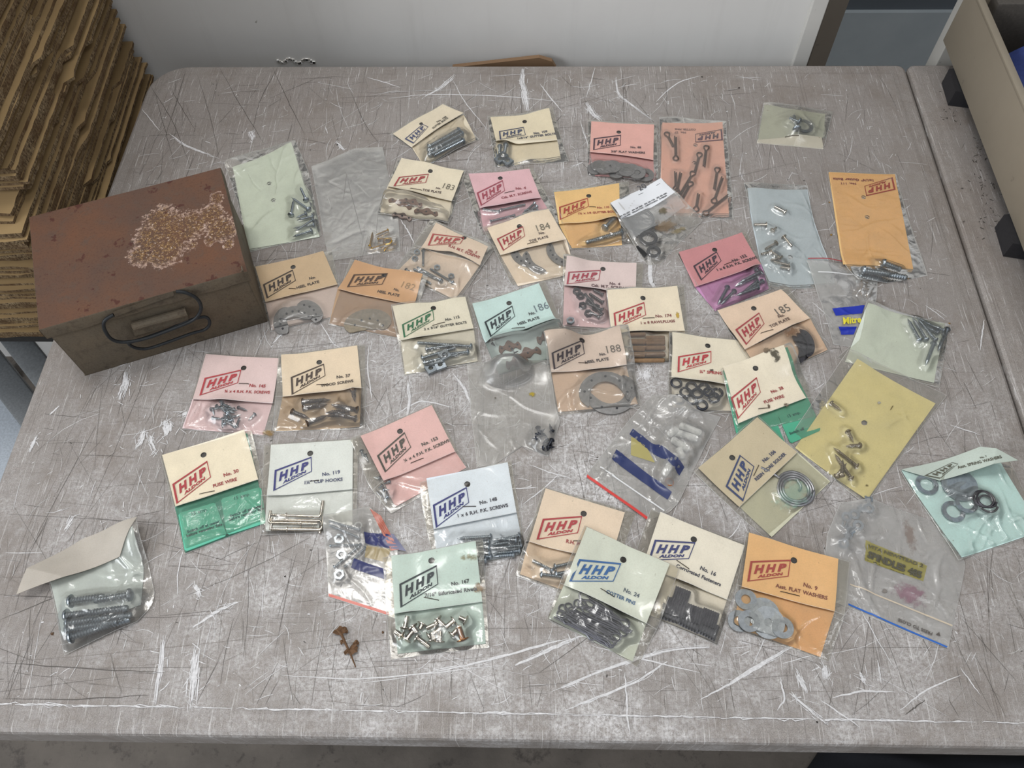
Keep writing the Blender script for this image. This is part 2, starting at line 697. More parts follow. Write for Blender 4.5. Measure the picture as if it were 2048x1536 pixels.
        b.prism(up + dn[::-1], 0, .0013)
        for t in (.15, .5, .85):
            b.prism(circ(.0010, 12, (Lm * t, r * .3)), .0010, .0017, 1)
        hgt = .0013
    elif kind == 'coil':
        pts = []
        n = 150
        for i in range(n):
            t = i / (n - 1)
            a = -4.2 * 2 * math.pi * t * .82 + 2.2
            rr = r * (1 - .16 * t * 3.4 * .82) * (1 - .02 * math.sin(3 * a))
            if t > .93:
                rr = r * (.49 - (t - .93) * 4.2)
            pts.append((rr * math.cos(a), rr * math.sin(a), .0012 + .0002 * math.sin(a * 2)))
        a0 = pts[0]
        pts = [(a0[0] + k['tx'], a0[1] + k['ty'], .0012), (a0[0] + k['tx'] * .5 + .001, a0[1] + k['ty'] * .5, .0012)] + pts
        b.tube(pts, .0012, 8)
        hgt = .0026
    elif kind == 'corr':
        n = 7
        pts = []
        for i in range(n * 4 + 1):
            t = i / (n * 4)
            pts.append((Lm * t, .0011 * math.sin(i * math.pi / 2)))
        v, f = [], []
        for x_, z_ in pts:
            v += [(x_, 0, z_ + .0013), (x_, 2 * r, z_ + .0013), (x_, 2 * r, z_ + .0019), (x_, 0, z_ + .0019)]
        for i in range(len(pts) - 1):
            for q in range(4):
                f.append((i * 4 + q, i * 4 + (q + 1) % 4, i * 4 + 4 + (q + 1) % 4, i * 4 + 4 + q))
        f += [(3, 2, 1, 0), (len(v) - 4, len(v) - 3, len(v) - 2, len(v) - 1)]
        b.add(v, f)
        hgt = .003
    elif kind == 'spade':
        b.ringplate(circ(r, 20), circ(r * .5, 20), 0, .0008)
        b.box((r * 1.6, r * .0 + .0, .0006), (r * .8, r * .35, .0004))
        b.box((r * 1.9, r * .55, .001), (r * .5, r * .15, .0010))
        b.box((r * 1.9, -r * .55, .001), (r * .5, r * .15, .0010))
        hgt = .002
    dark = plain('#3a3a3c', .6, .4)
    me = b.mesh('hardware_' + kind, [mat, dark])
    IM[key] = (me, hgt, Lm)
    return IM[key]


FLAT = {'washer', 'disc', 'spring', 'oring', 'hexnut', 'sqnut', 'heel', 'coil', 'spade'}


class Ctx:
    pass


def stamp(c, P, Q, r, zt):
    X, Y = c.X, c.Y
    d = Q - P
    L2 = max(1e-12, d @ d)
    t = np.clip(((X - P[0]) * d[0] + (Y - P[1]) * d[1]) / L2, 0, 1)
    m = (X - P[0] - t * d[0]) ** 2 + (Y - P[1] - t * d[1]) ** 2 < r * r
    c.H[m] = np.maximum(c.H[m], zt)


def put(c, name, label, cat, group, kind, mat, r, pt, **k):
    """pt: image position (head x,y, tip x,y) or (x,y[,angle]) of one loose piece in the current packet"""
    p = pt[0]
    if kind in ('pan', 'csk'):
        r = r * .86
    z = float(samp(c.H, *un(p, c.zb)[:2], c.ox, c.oy))
    a = un(p, z + r * .6)[:2]
    if kind in FLAT:
        b_ = a
        ang = k.pop('ang', random.uniform(0, 6.28))
        if len(pt) > 1:
            b_ = un(pt[1], z)[:2]
            ang = math.atan2(*(b_ - a)[::-1])
            if kind in ('heel',):
                pass
        me, hgt, _ = hw(kind, 0, r, mat, **k)
        cs = [a + r * .8 * np.array([math.cos(q), math.sin(q)]) for q in np.linspace(0, 6.28, 9)]
        zs = np.array([samp(c.H, q[0], q[1], c.ox, c.oy) for q in cs])
        z0 = min(float(np.percentile(zs, 60)), c.base(a) + .0036) + .0002
        # lie down on what is below: tilt by a plane fit
        rot = (0, 0, ang)
        loc = (a[0], a[1], z0)
        if kind not in ('heel', 'coil'):
            stamp(c, a, a, r, z0 + hgt)
        else:
            stamp(c, a, a, r, z0 + hgt)
        if kind not in ('heel', 'coil', 'oring'):
            rot = (random.uniform(-.06, .06), random.uniform(-.06, .06), ang)
            loc = (a[0], a[1], z0 + r * .05)
    else:
        b_ = un(pt[1], z + r * .6)[:2]
        Lm = float(np.linalg.norm(b_ - a))
        ang = math.atan2(*(b_ - a)[::-1])
        me, hgt, Lq = hw(kind, max(.003, Lm), r, mat, **k)
        ts = np.linspace(.05, .95, 9)
        zs = np.array([samp(c.H, *(a + (b_ - a) * t), c.ox, c.oy) for t in ts])
        za, zb = float(np.percentile(zs[:5], 70)), float(np.percentile(zs[4:], 70))
        za, zb = min(za, c.base(a) + .0032), min(zb, c.base(b_) + .0032)
        zb_ = za + np.clip(zb - za, -.25 * Lm, .25 * Lm)
        rot = (0, -math.atan2(zb_ - za, Lm), ang)
        z0 = za + .0002
        loc = (a[0], a[1], z0)
        if kind == 'corr':
            nn_ = np.array([-(b_ - a)[1], (b_ - a)[0]]) / max(1e-6, Lm) * r
            for q_ in (.3, 1.0, 1.7):
                stamp(c, a + nn_ * q_, b_ + nn_ * q_, r * .5, max(za, zb_) + .0032)
        else:
            stamp(c, a, b_, r * 1.2, max(za, zb_) + 2 * r * 1.1)
    o = bpy.data.objects.new(name, me)
    COL.objects.link(o)
    o.location = loc
    o.rotation_euler = rot
    tag(o, label, cat, group)
    return o


def flatpiece(c, name, label, cat, group, quad, mat, th, parent=None, lift=0.0, prints=()):
    """a flat rounded card inside the packet following the surface below; quad in image points TL TR BR BL"""
    w = [un(p, c.zb + .001)[:2] for p in quad]
    g = coons([w[0], w[1]], [w[1], w[2]], [w[3], w[2]], [w[0], w[3]], 22, 22)
    Z = blur(c.H, 2)
    z = samp(Z, g[..., 0], g[..., 1], c.ox, c.oy) + th + lift
    # round the corners a little
    for (j, i, dj, di) in ((0, 0, 1, 1), (0, 22, 1, -1), (22, 0, -1, 1), (22, 22, -1, -1)):
        g[j, i] = g[j, i] * .4 + g[j + dj, i + di] * .6
    V, fs = slab(g, z, th)
    org = (w[0] + w[2]) / 2
    o = mk(name, V, fs, [mat], None, (0, 0, 0), False)
    o.location = (0, 0, 0)
    poly = [tuple(q) for q in w]
    m = inpoly(c.X, c.Y, poly)
    c.H[m] = np.maximum(c.H[m], samp(Z, c.X, c.Y, c.ox, c.oy)[m] + th + lift)
    tag(o, label, cat, group)
    return o, (lambda x, y, Zc=Z.copy(), t_=th + lift: samp(Zc, x, y, c.ox, c.oy) + t_)


def onto(xy, zb, zf, off):
    """slide flat points at height zb onto the surface zf"""
    q = xy.copy()
    for _ in range(5):
        z = zf(q[:, 0], q[:, 1]) + off
        k = ((z - CAM[2]) / (zb - CAM[2]))[:, None]
        q = CAM[None, :2] + (xy - CAM[None, :2]) * k
    return np.c_[q, zf(q[:, 0], q[:, 1]) + off]


def put_text(name, s, p0, p1, zf, mat, parent, org, zb, bold=.03, shear=0.0, hs=1.0, off=.00045, mirror=False):
    v, f, w = text_geo(s, bold, shear)
    a, b = un(p0, zb)[:2], un(p1, zb)[:2]
    d = b - a
    Lm = np.linalg.norm(d)
    e = d / Lm
    nrm = np.array([-e[1], e[0]]) * (-1 if mirror else 1)
    k = Lm / w
    xy = a + v[:, :1] * k * e + v[:, 1:2] * k * hs * nrm
    return mk(name, onto(xy, zb, zf, off), f, [mat], parent, org, False)


LOGO = None


def logo_geo():
    global LOGO
    if LOGO:
        return LOGO
    v, f = [], []

    def quad(pts, n=8):
        """strip between two polylines given as 4 corners, subdivided"""
        a, b, c_, d = [np.array(q, float) for q in pts]
        o = len(v)
        for i in range(n + 1):
            t = i / n
            v.append(tuple(a + (b - a) * t))
            v.append(tuple(d + (c_ - d) * t))
        for i in range(n):
            f.append((o + 2 * i, o + 2 * i + 2, o + 2 * i + 3, o + 2 * i + 1))
    # frame: s 0..1 to the right, t 0..1 downwards
    quad([(0, 0), (1, 0), (.985, .085), (.05, .085)])
    quad([(.978, 0), (1, 0), (1, 1), (.978, 1)])
    quad([(0, .955), (1, .955), (1, 1), (0, 1)])
    quad([(0, 0), (.055, .05), (.055, .96), (0, 1)])
    for ch, s0, s1 in (('H', .15, .355), ('H', .435, .64), ('P', .725, .915)):
        tv, tf, w = text_geo(ch, .055)
        h = tv[:, 1].max()
        o = len(v)
        for x, y in tv:
            yy = y / h
            v.append((s0 + (s1 - s0) * x / w + .03 * (yy - .5), .63 - .42 * yy))
        f.extend([tuple(i + o for i in q) for q in tf])
    tv, tf, w = text_geo('ALDON', .055)
    h = tv[:, 1].max()
    o = len(v)
    for x, y in tv:
        v.append((.245 + .60 * x / w + .01 * (y / h - .5), .87 - .15 * y / h))
    f.extend([tuple(i + o for i in q) for q in tf])
    LOGO = (np.array(v), f)
    return LOGO


def put_logo(q, zf, mat, parent, org, zb):
    v, f = logo_geo()
    w = [un(p, zb)[:2] for p in q]
    s, t = v[:, :1], v[:, 1:2]
    xy = (1 - s) * (1 - t) * w[0] + s * (1 - t) * w[1] + s * t * w[2] + (1 - s) * t * w[3]
    return mk('printed_logo', onto(xy, zb, zf, .0006), f, [mat], parent, org, False)


NPK = 0


def packet(label, film_, header=None, body=None, fm=None, hm=None, bm=None, col='#ddd0b0', bcol=None, inkc='#a03a38',
           txtc=None, logo=None, hole=None, bholes=(), texts=(), items=(), haze=.10, frough=.16, fbump=.35, tint='#fbfaf7',
           bumps=(), wr=.35, flap=.0012, name='hardware_packet', cat='packet', group='small parts packets spread over the table',
           staple=None, cards=(), prints=(), stains=(), nring=.0027, bodyname='backing_card', clear=False, extra=None):
    global NPK
    NPK += 1
    rs = np.random.RandomState(100 + NPK)
    if name in ('zip_bag', 'clear_bag'):
        haze *= 1.7
    fm, hm, bm = fm or {}, hm or {}, bm or {}
    z0 = [float(samp(GH, *un(p, 0)[:2])) for p in film_]
    loop = [film_[0]] + list(fm.get('t', [])) + [film_[1]] + list(fm.get('r', [])) + [film_[2]] + list(fm.get('b', []))[::-1] + [film_[3]] + list(fm.get('l', []))[::-1]
    poly = [tuple(un(p, float(samp(GH, *un(p, 0)[:2])))[:2]) for p in loop]
    xs, ys = np.array(poly).T
    i0, j0 = gidx(xs.min() - .02, ys.min() - .02)
    i1, j1 = gidx(xs.max() + .02, ys.max() + .02)
    i0, j0, i1, j1 = int(max(0, i0)), int(max(0, j0)), int(min(GH.shape[1], i1)), int(min(GH.shape[0], j1))
    c = Ctx()
    c.ox, c.oy = i0, j0
    X, Y = np.meshgrid(GX0 + RES * np.arange(i0, i1), GY0 + RES * np.arange(j0, j1))
    c.X, c.Y = X, Y
    ins = inpoly(X, Y, poly)
    g0 = GH[j0:j1, i0:i1]
    gm = np.where(ins, g0, np.minimum(g0, .0015))
    Bz = blur(dilate(gm, 4), 6)
    for _ in range(2):
        lack = np.where(ins, np.maximum(0, g0 - Bz), 0)
        Bz = Bz + blur(dilate(lack, 5), 5) * 1.1
    for (bp, bh, br) in bumps:
        w = un(bp, 0)[:2]
        Bz = Bz + bh * np.exp(-((X - w[0]) ** 2 + (Y - w[1]) ** 2) / (br * br))
    for _ in range(3):
        w = poly[rs.randint(len(poly))]
        Bz = Bz + rs.uniform(.0004, .0016) * np.exp(-((X - w[0]) ** 2 + (Y - w[1]) ** 2) / (rs.uniform(.012, .022) ** 2))
    # the table stays below
    Bz = np.maximum(Bz, .0001)
    c.zb = float(Bz[ins].mean()) if ins.any() else 0.0
    c.base = lambda q: float(samp(Bz, q[0], q[1], c.ox, c.oy))
    zB = lambda x, y: samp(Bz, x, y, c.ox, c.oy)

    def wp(p):
        z = float(zB(*un(p, c.zb)[:2]))
        return un(p, z + .0006)[:2]
    cen = np.mean(poly, axis=0)
    root = thing(name, (cen[0], cen[1], float(zB(*cen))), label, cat, group)
    org = np.array(root.location)
    bcol = bcol or col
    txtc = txtc or inkc
    # --- backing card
    c.H = Bz + .0004
    zf = None
    if body:
        w = [wp(p) for p in body]
        g = coons([w[0]] + [wp(p) for p in bm.get('t', [])] + [w[1]], [w[1]] + [wp(p) for p in bm.get('r', [])] + [w[2]],
                  [w[3]] + [wp(p) for p in bm.get('b', [])] + [w[2]], [w[0]] + [wp(p) for p in bm.get('l', [])] + [w[3]], 46, 46)
        hs = [(*wp(q), nring) for q in bholes]
        V, fs = slab(g, zB(g[..., 0], g[..., 1]) + .0008, .0004, hs)
        bo = mk(bodyname, V, fs, [paper(bcol)], root, org, False)
        rimp = [tuple(q) for q in np.concatenate([g[0], g[1:, -1], g[-1, -2::-1], g[-2:0:-1, 0]])]
        m = inpoly(X, Y, rimp)
        c.H[m] += .0005
        zf = lambda x, y: zB(x, y) + .0008
        sheet = bo
    # --- loose pieces inside
    for cd_ in cards:
        o, zq = flatpiece(c, cd_['name'], cd_['label'], cd_['cat'], cd_.get('group'), cd_['quad'], paper(cd_['col']), .0009, lift=cd_.get('lift', 0))
        for (s, p0, p1, bo_) in cd_.get('texts', ()):
            put_text('printed_text', s, p0, p1, zq, ink(cd_.get('ink', '#1c4a40')), o, (0, 0, 0), c.zb + .001, bold=bo_)
    for it in items:
        nm, ct, lb, kd, mt, r, kw, pts = it
        for p in pts:
            put(c, nm, lb, ct, ('pieces: ' + lb) if len(pts) > 1 else None, kd, mt, r, p, **dict(kw))
    # --- film
    TH = blur(dilate(c.H, 2), 2) + .0004
    hmask = 1.0
    if header and not clear:
        hp = [tuple(wp(q)) for q in header]
        hmask = 1.0 - blur(inpoly(X, Y, hp).astype(float), 3)
        hmask = np.where(hmask < .5, 0, (hmask - .5) * 2)
    for _ in range(int(10 * wr / .35)):
        a = rs.uniform(0, math.pi)
        q = np.array(poly[rs.randint(len(poly))]) * .5 + cen * .5 + rs.uniform(-.015, .015, 2)
        d = (X - q[0]) * math.sin(a) - (Y - q[1]) * math.cos(a)
        s_ = (X - q[0]) * math.cos(a) + (Y - q[1]) * math.sin(a)
        d = d + .0015 * np.sin(s_ * 140 + a)
        TH = TH + hmask * wr * .0022 * rs.uniform(.3, 1) * np.exp(-(d / rs.uniform(.0008, .0022)) ** 2) * np.exp(-(s_ / rs.uniform(.01, .03)) ** 2)
    fw_ = [wp(p) for p in film_]
    e = dict(t=[fw_[0]] + [wp(p) for p in fm.get('t', [])] + [fw_[1]], r=[fw_[1]] + [wp(p) for p in fm.get('r', [])] + [fw_[2]],
             b=[fw_[3]] + [wp(p) for p in fm.get('b', [])] + [fw_[2]], l=[fw_[0]] + [wp(p) for p in fm.get('l', [])] + [fw_[3]])
    sz = max(np.linalg.norm(fw_[1] - fw_[0]), np.linalg.norm(fw_[3] - fw_[0]))
    n = int(min(90, max(40, sz / .0013)))
    g = coons(e['t'], e['r'], e['b'], e['l'], n, n)
    for arr, ax in ((g[0], 0), (g[-1], 0), (g[:, 0], 1), (g[:, -1], 1)):
        arr += np.cumsum(rs.normal(0, .00006, arr.shape), axis=0) * np.sin(np.linspace(0, math.pi, len(arr)))[:, None]
    u = np.linspace(0, 1, n + 1)
    wid = np.linalg.norm(fw_[1] - fw_[0])
    hei = np.linalg.norm(fw_[3] - fw_[0])
    du = np.minimum(u, 1 - u)
    d = np.minimum(du[None] * wid, du[:, None] * hei)
    k = np.clip(d / .0045, 0, 1)
    k = k * k * (3 - 2 * k)
    zb_ = zB(g[..., 0], g[..., 1]) + .00015
    zt = samp(TH, g[..., 0], g[..., 1], c.ox, c.oy)
    zt = zb_ + .0005 + (zt - zb_ - .0005) * k
    V = np.concatenate([np.dstack([g, zt]).reshape(-1, 3), np.dstack([g, zb_]).reshape(-1, 3)])
    no = (n + 1) ** 2
    fs = gridfaces(n, n) + gridfaces(n, n, no, True)
    mi = [0] * len(fs)
    # thin bead round the edge, milky to stand for light caught on the fold
    b = MB()
    rim = np.concatenate([g[0], g[1:, -1], g[-1, -2::-1], g[-2:0:-1, 0]])
    rz = zB(rim[:, 0], rim[:, 1]) + .0004
    b.tube([(*q, z_) for q, z_ in zip(rim[::2], rz[::2])], .00022, 4, 0, closed=True)
    V = np.concatenate([V, np.array(b.v)])
    o_ = 2 * no
    fs += [tuple(i + o_ for i in q) for q in b.f]
    mi += [1] * len(b.f)
    fo = mk('plastic_bag', V, fs, [film(haze, tint, frough, fbump), edge_glint()], root, org, True, mi)
    GHw = GH[j0:j1, i0:i1]
    GHw[ins] = np.maximum(GHw[ins], TH[ins] + .0003)
    if zf is None:
        zf = lambda x, y: samp(TH, x, y, c.ox, c.oy) + .0002
        sheet = fo
    # --- header flap
    if header:
        Zh = np.maximum(blur(dilate(c.H, 3), 5), blur(dilate(c.H, 1), 2)) + .0012
        Zh = blur(Zh, 1)
        w = [wp(p) for p in header]
        tm, bmid = (w[0] + w[1]) / 2, (w[2] + w[3]) / 2
        dn = bmid - tm
        vv = np.clip(((X - tm[0]) * dn[0] + (Y - tm[1]) * dn[1]) / (dn @ dn), 0, 1.1)
        Zh = Zh + flap * vv ** 2 + .0004 * np.sin(vv * math.pi)
        zh = lambda x, y: samp(Zh, x, y, c.ox, c.oy)
        zm = float(np.mean([zh(*q) for q in w]))

        def wh(p):
            q = un(p, zm)[:2]
            return un(p, float(zh(*q)))[:2]
        w = [wh(p) for p in header]
        g = coons([w[0]] + [wh(p) for p in hm.get('t', [])] + [w[1]], [w[1]] + [wh(p) for p in hm.get('r', [])] + [w[2]],
                  [w[3]] + [wh(p) for p in hm.get('b', [])] + [w[2]], [w[0]] + [wh(p) for p in hm.get('l', [])] + [w[3]], 56, 40)
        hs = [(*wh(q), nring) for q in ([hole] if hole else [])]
        V, fs = slab(g, zh(g[..., 0], g[..., 1]), .00045, hs)
        ho = mk('header_card', V, fs, [paper(col)], root, org, False)
        rimp = [tuple(q) for q in np.concatenate([g[0], g[1:, -1], g[-1, -2::-1], g[-2:0:-1, 0]])]
        m = inpoly(X, Y, rimp)
        GHw[m] = np.maximum(GHw[m], Zh[m] + .0006)
        zf, sheet = zh, ho
        for (hx, hy, hr) in hs:  # dark brown cup below the hole, painting the shade inside it
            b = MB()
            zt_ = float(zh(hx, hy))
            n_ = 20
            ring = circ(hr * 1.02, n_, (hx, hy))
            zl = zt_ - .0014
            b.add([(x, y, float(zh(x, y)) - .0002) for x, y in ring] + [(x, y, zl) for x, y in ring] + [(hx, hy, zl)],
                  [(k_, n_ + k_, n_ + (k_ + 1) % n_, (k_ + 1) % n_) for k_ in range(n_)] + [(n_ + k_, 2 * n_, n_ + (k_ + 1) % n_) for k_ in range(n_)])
            b.obj('hole_shade_cup', [plain('#2b2420', .9, 0)], ho, org=org)
        # film folded over with the header, a little wider than the card
        def near(P, line):
            line = edge(line, 60)
            return line[np.argmin(np.linalg.norm(line - P, axis=1))]
        bl, br = near(w[3], e['l']), near(w[2], e['r'])
        if np.linalg.norm(bl - w[3]) < .02 and np.linalg.norm(br - w[2]) < .02 and not clear:
            q4 = [e['t'][0], e['t'][-1], br, bl]
            gf = coons([q4[0], q4[1]], [q4[1], q4[2]], [q4[3], g[-1, 0], g[-1, -1], q4[2]], [q4[0], q4[3]], 40, 24)
            zz = zh(gf[..., 0], gf[..., 1]) + .0005
            V = np.dstack([gf, zz]).reshape(-1, 3)
            fs = gridfaces(24, 40)
            mi = [0] * len(fs)
            b = MB()
            b.tube([(*q, z_) for q, z_ in zip(gf[-1], zz[-1])], .00016, 4)  # same milky bead, a painted glint along the flap edge
            o_ = len(V)
            V = np.concatenate([V, np.array(b.v)])
            fs += [tuple(i + o_ for i in q) for q in b.f]
            mi += [1] * len(b.f)
            mk('bag_flap', V, fs, [film(haze * .35, tint, frough, fbump * .6, .5), edge_glint()], root, org, True, mi)
    else:
        zm = c.zb + .0008
    if logo:
        put_logo(logo, zf, ink(inkc), sheet, 0 * org + org, zm)
    for t_ in texts:
        s, p = t_[0], t_[1]
        kw = t_[2] if len(t_) > 2 else {}
        kw = dict(kw)
        cc = kw.pop('c', txtc)
        put_text('printed_text', s, p[0], p[1], zf, ink(cc), sheet, org, zm, **kw)
    ztop = lambda x, y: samp(GHw, x, y, c.ox, c.oy) + .0001
    for (nm, quad, mat) in prints:
        w = [un(p, c.zb + .001)[:2] for p in quad]
        g = coons([w[0], w[1]], [w[1], w[2]], [w[3], w[2]], [w[0], w[3]], 20, 12)
        V = np.dstack([g, samp(TH, g[..., 0], g[..., 1], c.ox, c.oy) + .0002]).reshape(-1, 3)
        mk(nm, V, gridfaces(12, 20), [mat], fo, org, True)
    for (p, r1, r2, ang, colr, op) in stains:
        w = un(p, zm)[:2]
        v = [tuple(w)] + [tuple(w + np.array([r1 * q * math.cos(a) * math.cos(ang) - r2 * q * math.sin(a) * math.sin(ang),
                                             r1 * q * math.cos(a) * math.sin(ang) + r2 * q * math.sin(a) * math.cos(ang)]))
                          for q in (.5, 1) for a in np.linspace(0, 2 * math.pi, 17)[:-1]]
        v = np.array(v)
        uv = [(0, 0)] + [(q * math.cos(a), q * math.sin(a)) for q in (.5, 1) for a in np.linspace(0, 2 * math.pi, 17)[:-1]]
        f = [(0, 1 + i, 1 + (i + 1) % 16) for i in range(16)] + [(1 + i, 17 + i, 17 + (i + 1) % 16, 1 + (i + 1) % 16) for i in range(16)]
        z = (zf(v[:, 0], v[:, 1]) + .0003) if header else (samp(TH, v[:, 0], v[:, 1], c.ox, c.oy) + .0003)
        mk('grime', np.c_[v, z], f, [stain(colr, op)], sheet, org, True, uv=uv)
    if staple:
        a, b2 = un(staple[0], zm)[:2], un(staple[1], zm)[:2]
        b = MB()
        pts = [a, a + (b2 - a) * .05, (a + b2) / 2, a + (b2 - a) * .95, b2]
        b.tube([(*q, float(zf(*q)) + h_) for q, h_ in zip(pts, (.0002, .0008, .0009, .0008, .0002))], .0003, 6)
        b.obj('staple', [plain('#4a4038', .5, .7)], sheet, org=org)
    if extra:
        extra(c, root, org, zf, TH)
    return root


# ------------------------------------------------------------------ room
def struct(o):
    o['kind'] = 'structure'
    return o


t = NT('concrete')
v = t.coord()
col = t.ramp(t.noise(6, 8, .65, v), [(.3, lin('#4b453f')), (.7, lin('#6f675f'))])
col = t.mix(t.ramp(t.noise(40, 5, .7, v), [(.55, K1), (.72, (.8, .8, .8, 1))]), col, lin('#2c2623'))
MFLOOR = t.pbr(col, .7, 0, t.noise(80, 5, .6, v), .3, .002)
b = MB()
b.box((.5, .6, -.79), (3.0, 2.6, .05))
struct(b.obj('floor', [MFLOOR], smooth=False))

t = NT('white_plaster')
v = t.coord()
col = t.mix(t.ramp(t.noise(3, 6, .6, v), [(.3, K1), (.7, W1)]), lin('#dfdedb'), lin('#d0cecb'))
vs = t.coord((40, 40, 3), (0, .12, 0))
col = t.mix(t.math('MULTIPLY', t.ramp(t.noise(1.0, 4, .6, vs), [(.55, K1), (.8, W1)]), .14), col, lin('#98938c'))
col = t.mix(t.ramp(t.noise(55, 2, .5, v), [(.76, K1), (.80, W1)]), col, lin('#8d877f'))
MWALL = t.pbr(col, .45, 0, t.noise(30, 4, .5, v), .1, .001)
WX = .812
WY = .80
b = MB()
b.box(((WX - 2.5) / 2, WY + .05, .73), ((WX + 2.5) / 2, .05, 1.47), 0)
# broken plaster low on the wall: raised crumbs and a hollow rim
for i in range(26):
    q = un((556 + i * 2.9, 121 + 4 * math.sin(i * .55) + random.uniform(-1.5, 1.5)), ax=1, val=WY)
    b.box((q[0], WY - .0005, q[2]), (random.uniform(.001, .003), .0012, random.uniform(.0006, .0016)), 1 if i % 2 else 0, 0)
struct(b.obj('wall_back', [MWALL, matte('#b0aca6', .9)], smooth=False))
b = MB()
b.box((WX - .006, WY - .003, .3), (.009, .004, 1.04), 0, bev=.001)
struct(b.obj('trim_1', [matte('#cfcdc8', .5)], smooth=False))
b = MB()
b.box((WX + .004, WY + .055, .3), (.004, .052, 1.04), 0)
struct(b.obj('trim_2', [matte('#6f675d', .7)], smooth=False))
b = MB()
xa, xb = float(un((1623, 115), ax=1, val=.94)[0]), float(un((1657, 118), ax=1, val=.94)[0])
b.box(((xa - .05 + xb) / 2, .955, .1), ((xb - xa + .05) / 2, .012, .84), 0)
struct(b.obj('trim_3', [matte('#8a8074', .7)], smooth=False))
t = NT('blue_grey_paint')
v = t.coord()
MBLUE = t.pbr(t.mix(t.ramp(t.noise(7, 6, .6, v), [(.3, K1), (.7, W1)]), lin('#aab1b4'), lin('#9aa2a6')), .6, 0, t.noise(60, 3, .5, v), .1, .001)
b = MB()
q0 = un((1700, 26), ax=1, val=1.35)
b.box((1.6, 1.37, (q0[2] - .74) / 2), (.9, .02, (q0[2] + .74) / 2), 0)
b.box((1.6, 1.38, q0[2] + .6), (.9, .02, .6), 1)
struct(b.obj('wall_far', [MBLUE, matte('#565c62', .7)], smooth=False))

# ------------------------------------------------------------------ folding table
t = NT('scuffed_plastic')
v = t.coord()
vx = t.coord((7, 900, 1), (0, 0, .03))
vy = t.coord((900, 7, 1), (0, 0, -.04))
vd = t.coord((650, 22, 1), (0, 0, .5))
ve = t.coord((700, 18, 1), (0, 0, -.9))
base = t.ramp(t.noise(7, 7, .65, v), [(.3, lin('#938c86')), (.7, lin('#a69f99'))])
col = t.mix(t.ramp(t.noise(1500, 4, .8, v), [(.40, W1), (.60, K1)]), base, lin('#756f6b'))
col = t.mix(t.math('MULTIPLY', t.ramp(t.noise(260, 4, .7, v), [(.40, W1), (.55, K1)]), .35), col, lin('#7d7672'))
col = t.mix(t.ramp(t.noise(1.0, 4, .6, vx), [(.62, K1), (.68, (.55, .55, .55, 1))]), col, lin('#655f5b'))
col = t.mix(t.ramp(t.noise(1.0, 4, .6, vy), [(.60, K1), (.66, (.65, .65, .65, 1))]), col, lin('#5f5955'))
col = t.mix(t.ramp(t.noise(1.0, 5, .65, vd), [(.61, K1), (.66, (.6, .6, .6, 1))]), col, lin('#d2cfcd'))
col = t.mix(t.ramp(t.noise(1.0, 5, .65, ve), [(.62, K1), (.67, (.6, .6, .6, 1))]), col, lin('#d2cfcd'))
# chalky worn areas (more towards the near middle) and brownish grime
sx = t.n('SeparateXYZ', {0: t.n('TexCoord').outputs['Object']})
wx = t.math('ABSOLUTE', t.math('SUBTRACT', sx.outputs[0], .50))
wy = t.math('ABSOLUTE', t.math('SUBTRACT', sx.outputs[1], .16))
wm = t.math('SUBTRACT', 1.15, t.math('ADD', t.math('MULTIPLY', wx, 1.6), t.math('MULTIPLY', wy, 1.6)))
wm = t.n('Clamp', {0: wm}).outputs[0]
chalk = t.math('MULTIPLY', t.ramp(t.noise(16, 7, .75, v), [(.42, K1), (.62, W1)]), t.ramp(t.noise(330, 5, .8, v), [(.38, K1), (.62, W1)]))
col = t.mix(t.math('MULTIPLY', chalk, wm), col, lin('#dcdada'))
col = t.mix(t.math('MULTIPLY', t.ramp(t.noise(11, 7, .75, t.coord((1, 1, 1), (0, 0, 1.3))), [(.48, K1), (.68, W1)]), .55), col, lin('#71655b'))
col = t.mix(t.math('MULTIPLY', t.ramp(t.noise(1100, 3, .7, v), [(.66, K1), (.72, W1)]), .8), col, lin('#dedbd9'))
MTOP = t.pbr(col, .46, 0, t.noise(700, 3, .7, v), .25, .0004, .45)
MWH = plain('#d6d4d4', .5, 0)
MDK = plain('#544e49', .6, 0)
MBR = plain('#6d5f4c', .8, 0)
MGR = plain('#8a827b', .6, 0)


def rrect(W_, D_, ins_, rads, n=10):
    """rounded rectangle inset by ins_, rads for BL BR TR TL"""
    out = []
    for (cx, cy, sx, sy, a0, r) in ((0, 0, 1, 1, 180, rads[0]), (W_, 0, -1, 1, 270, rads[1]), (W_, D_, -1, -1, 0, rads[2]), (0, D_, 1, -1, 90, rads[3])):
        rr = max(.0005, r - ins_)
        ccx, ccy = cx + sx * (ins_ + rr), cy + sy * (ins_ + rr)
        for i in range(n + 1):
            a = math.radians(a0 + 90 * i / n)
            out.append((ccx + rr * math.cos(a), ccy + rr * math.sin(a)))
    return out


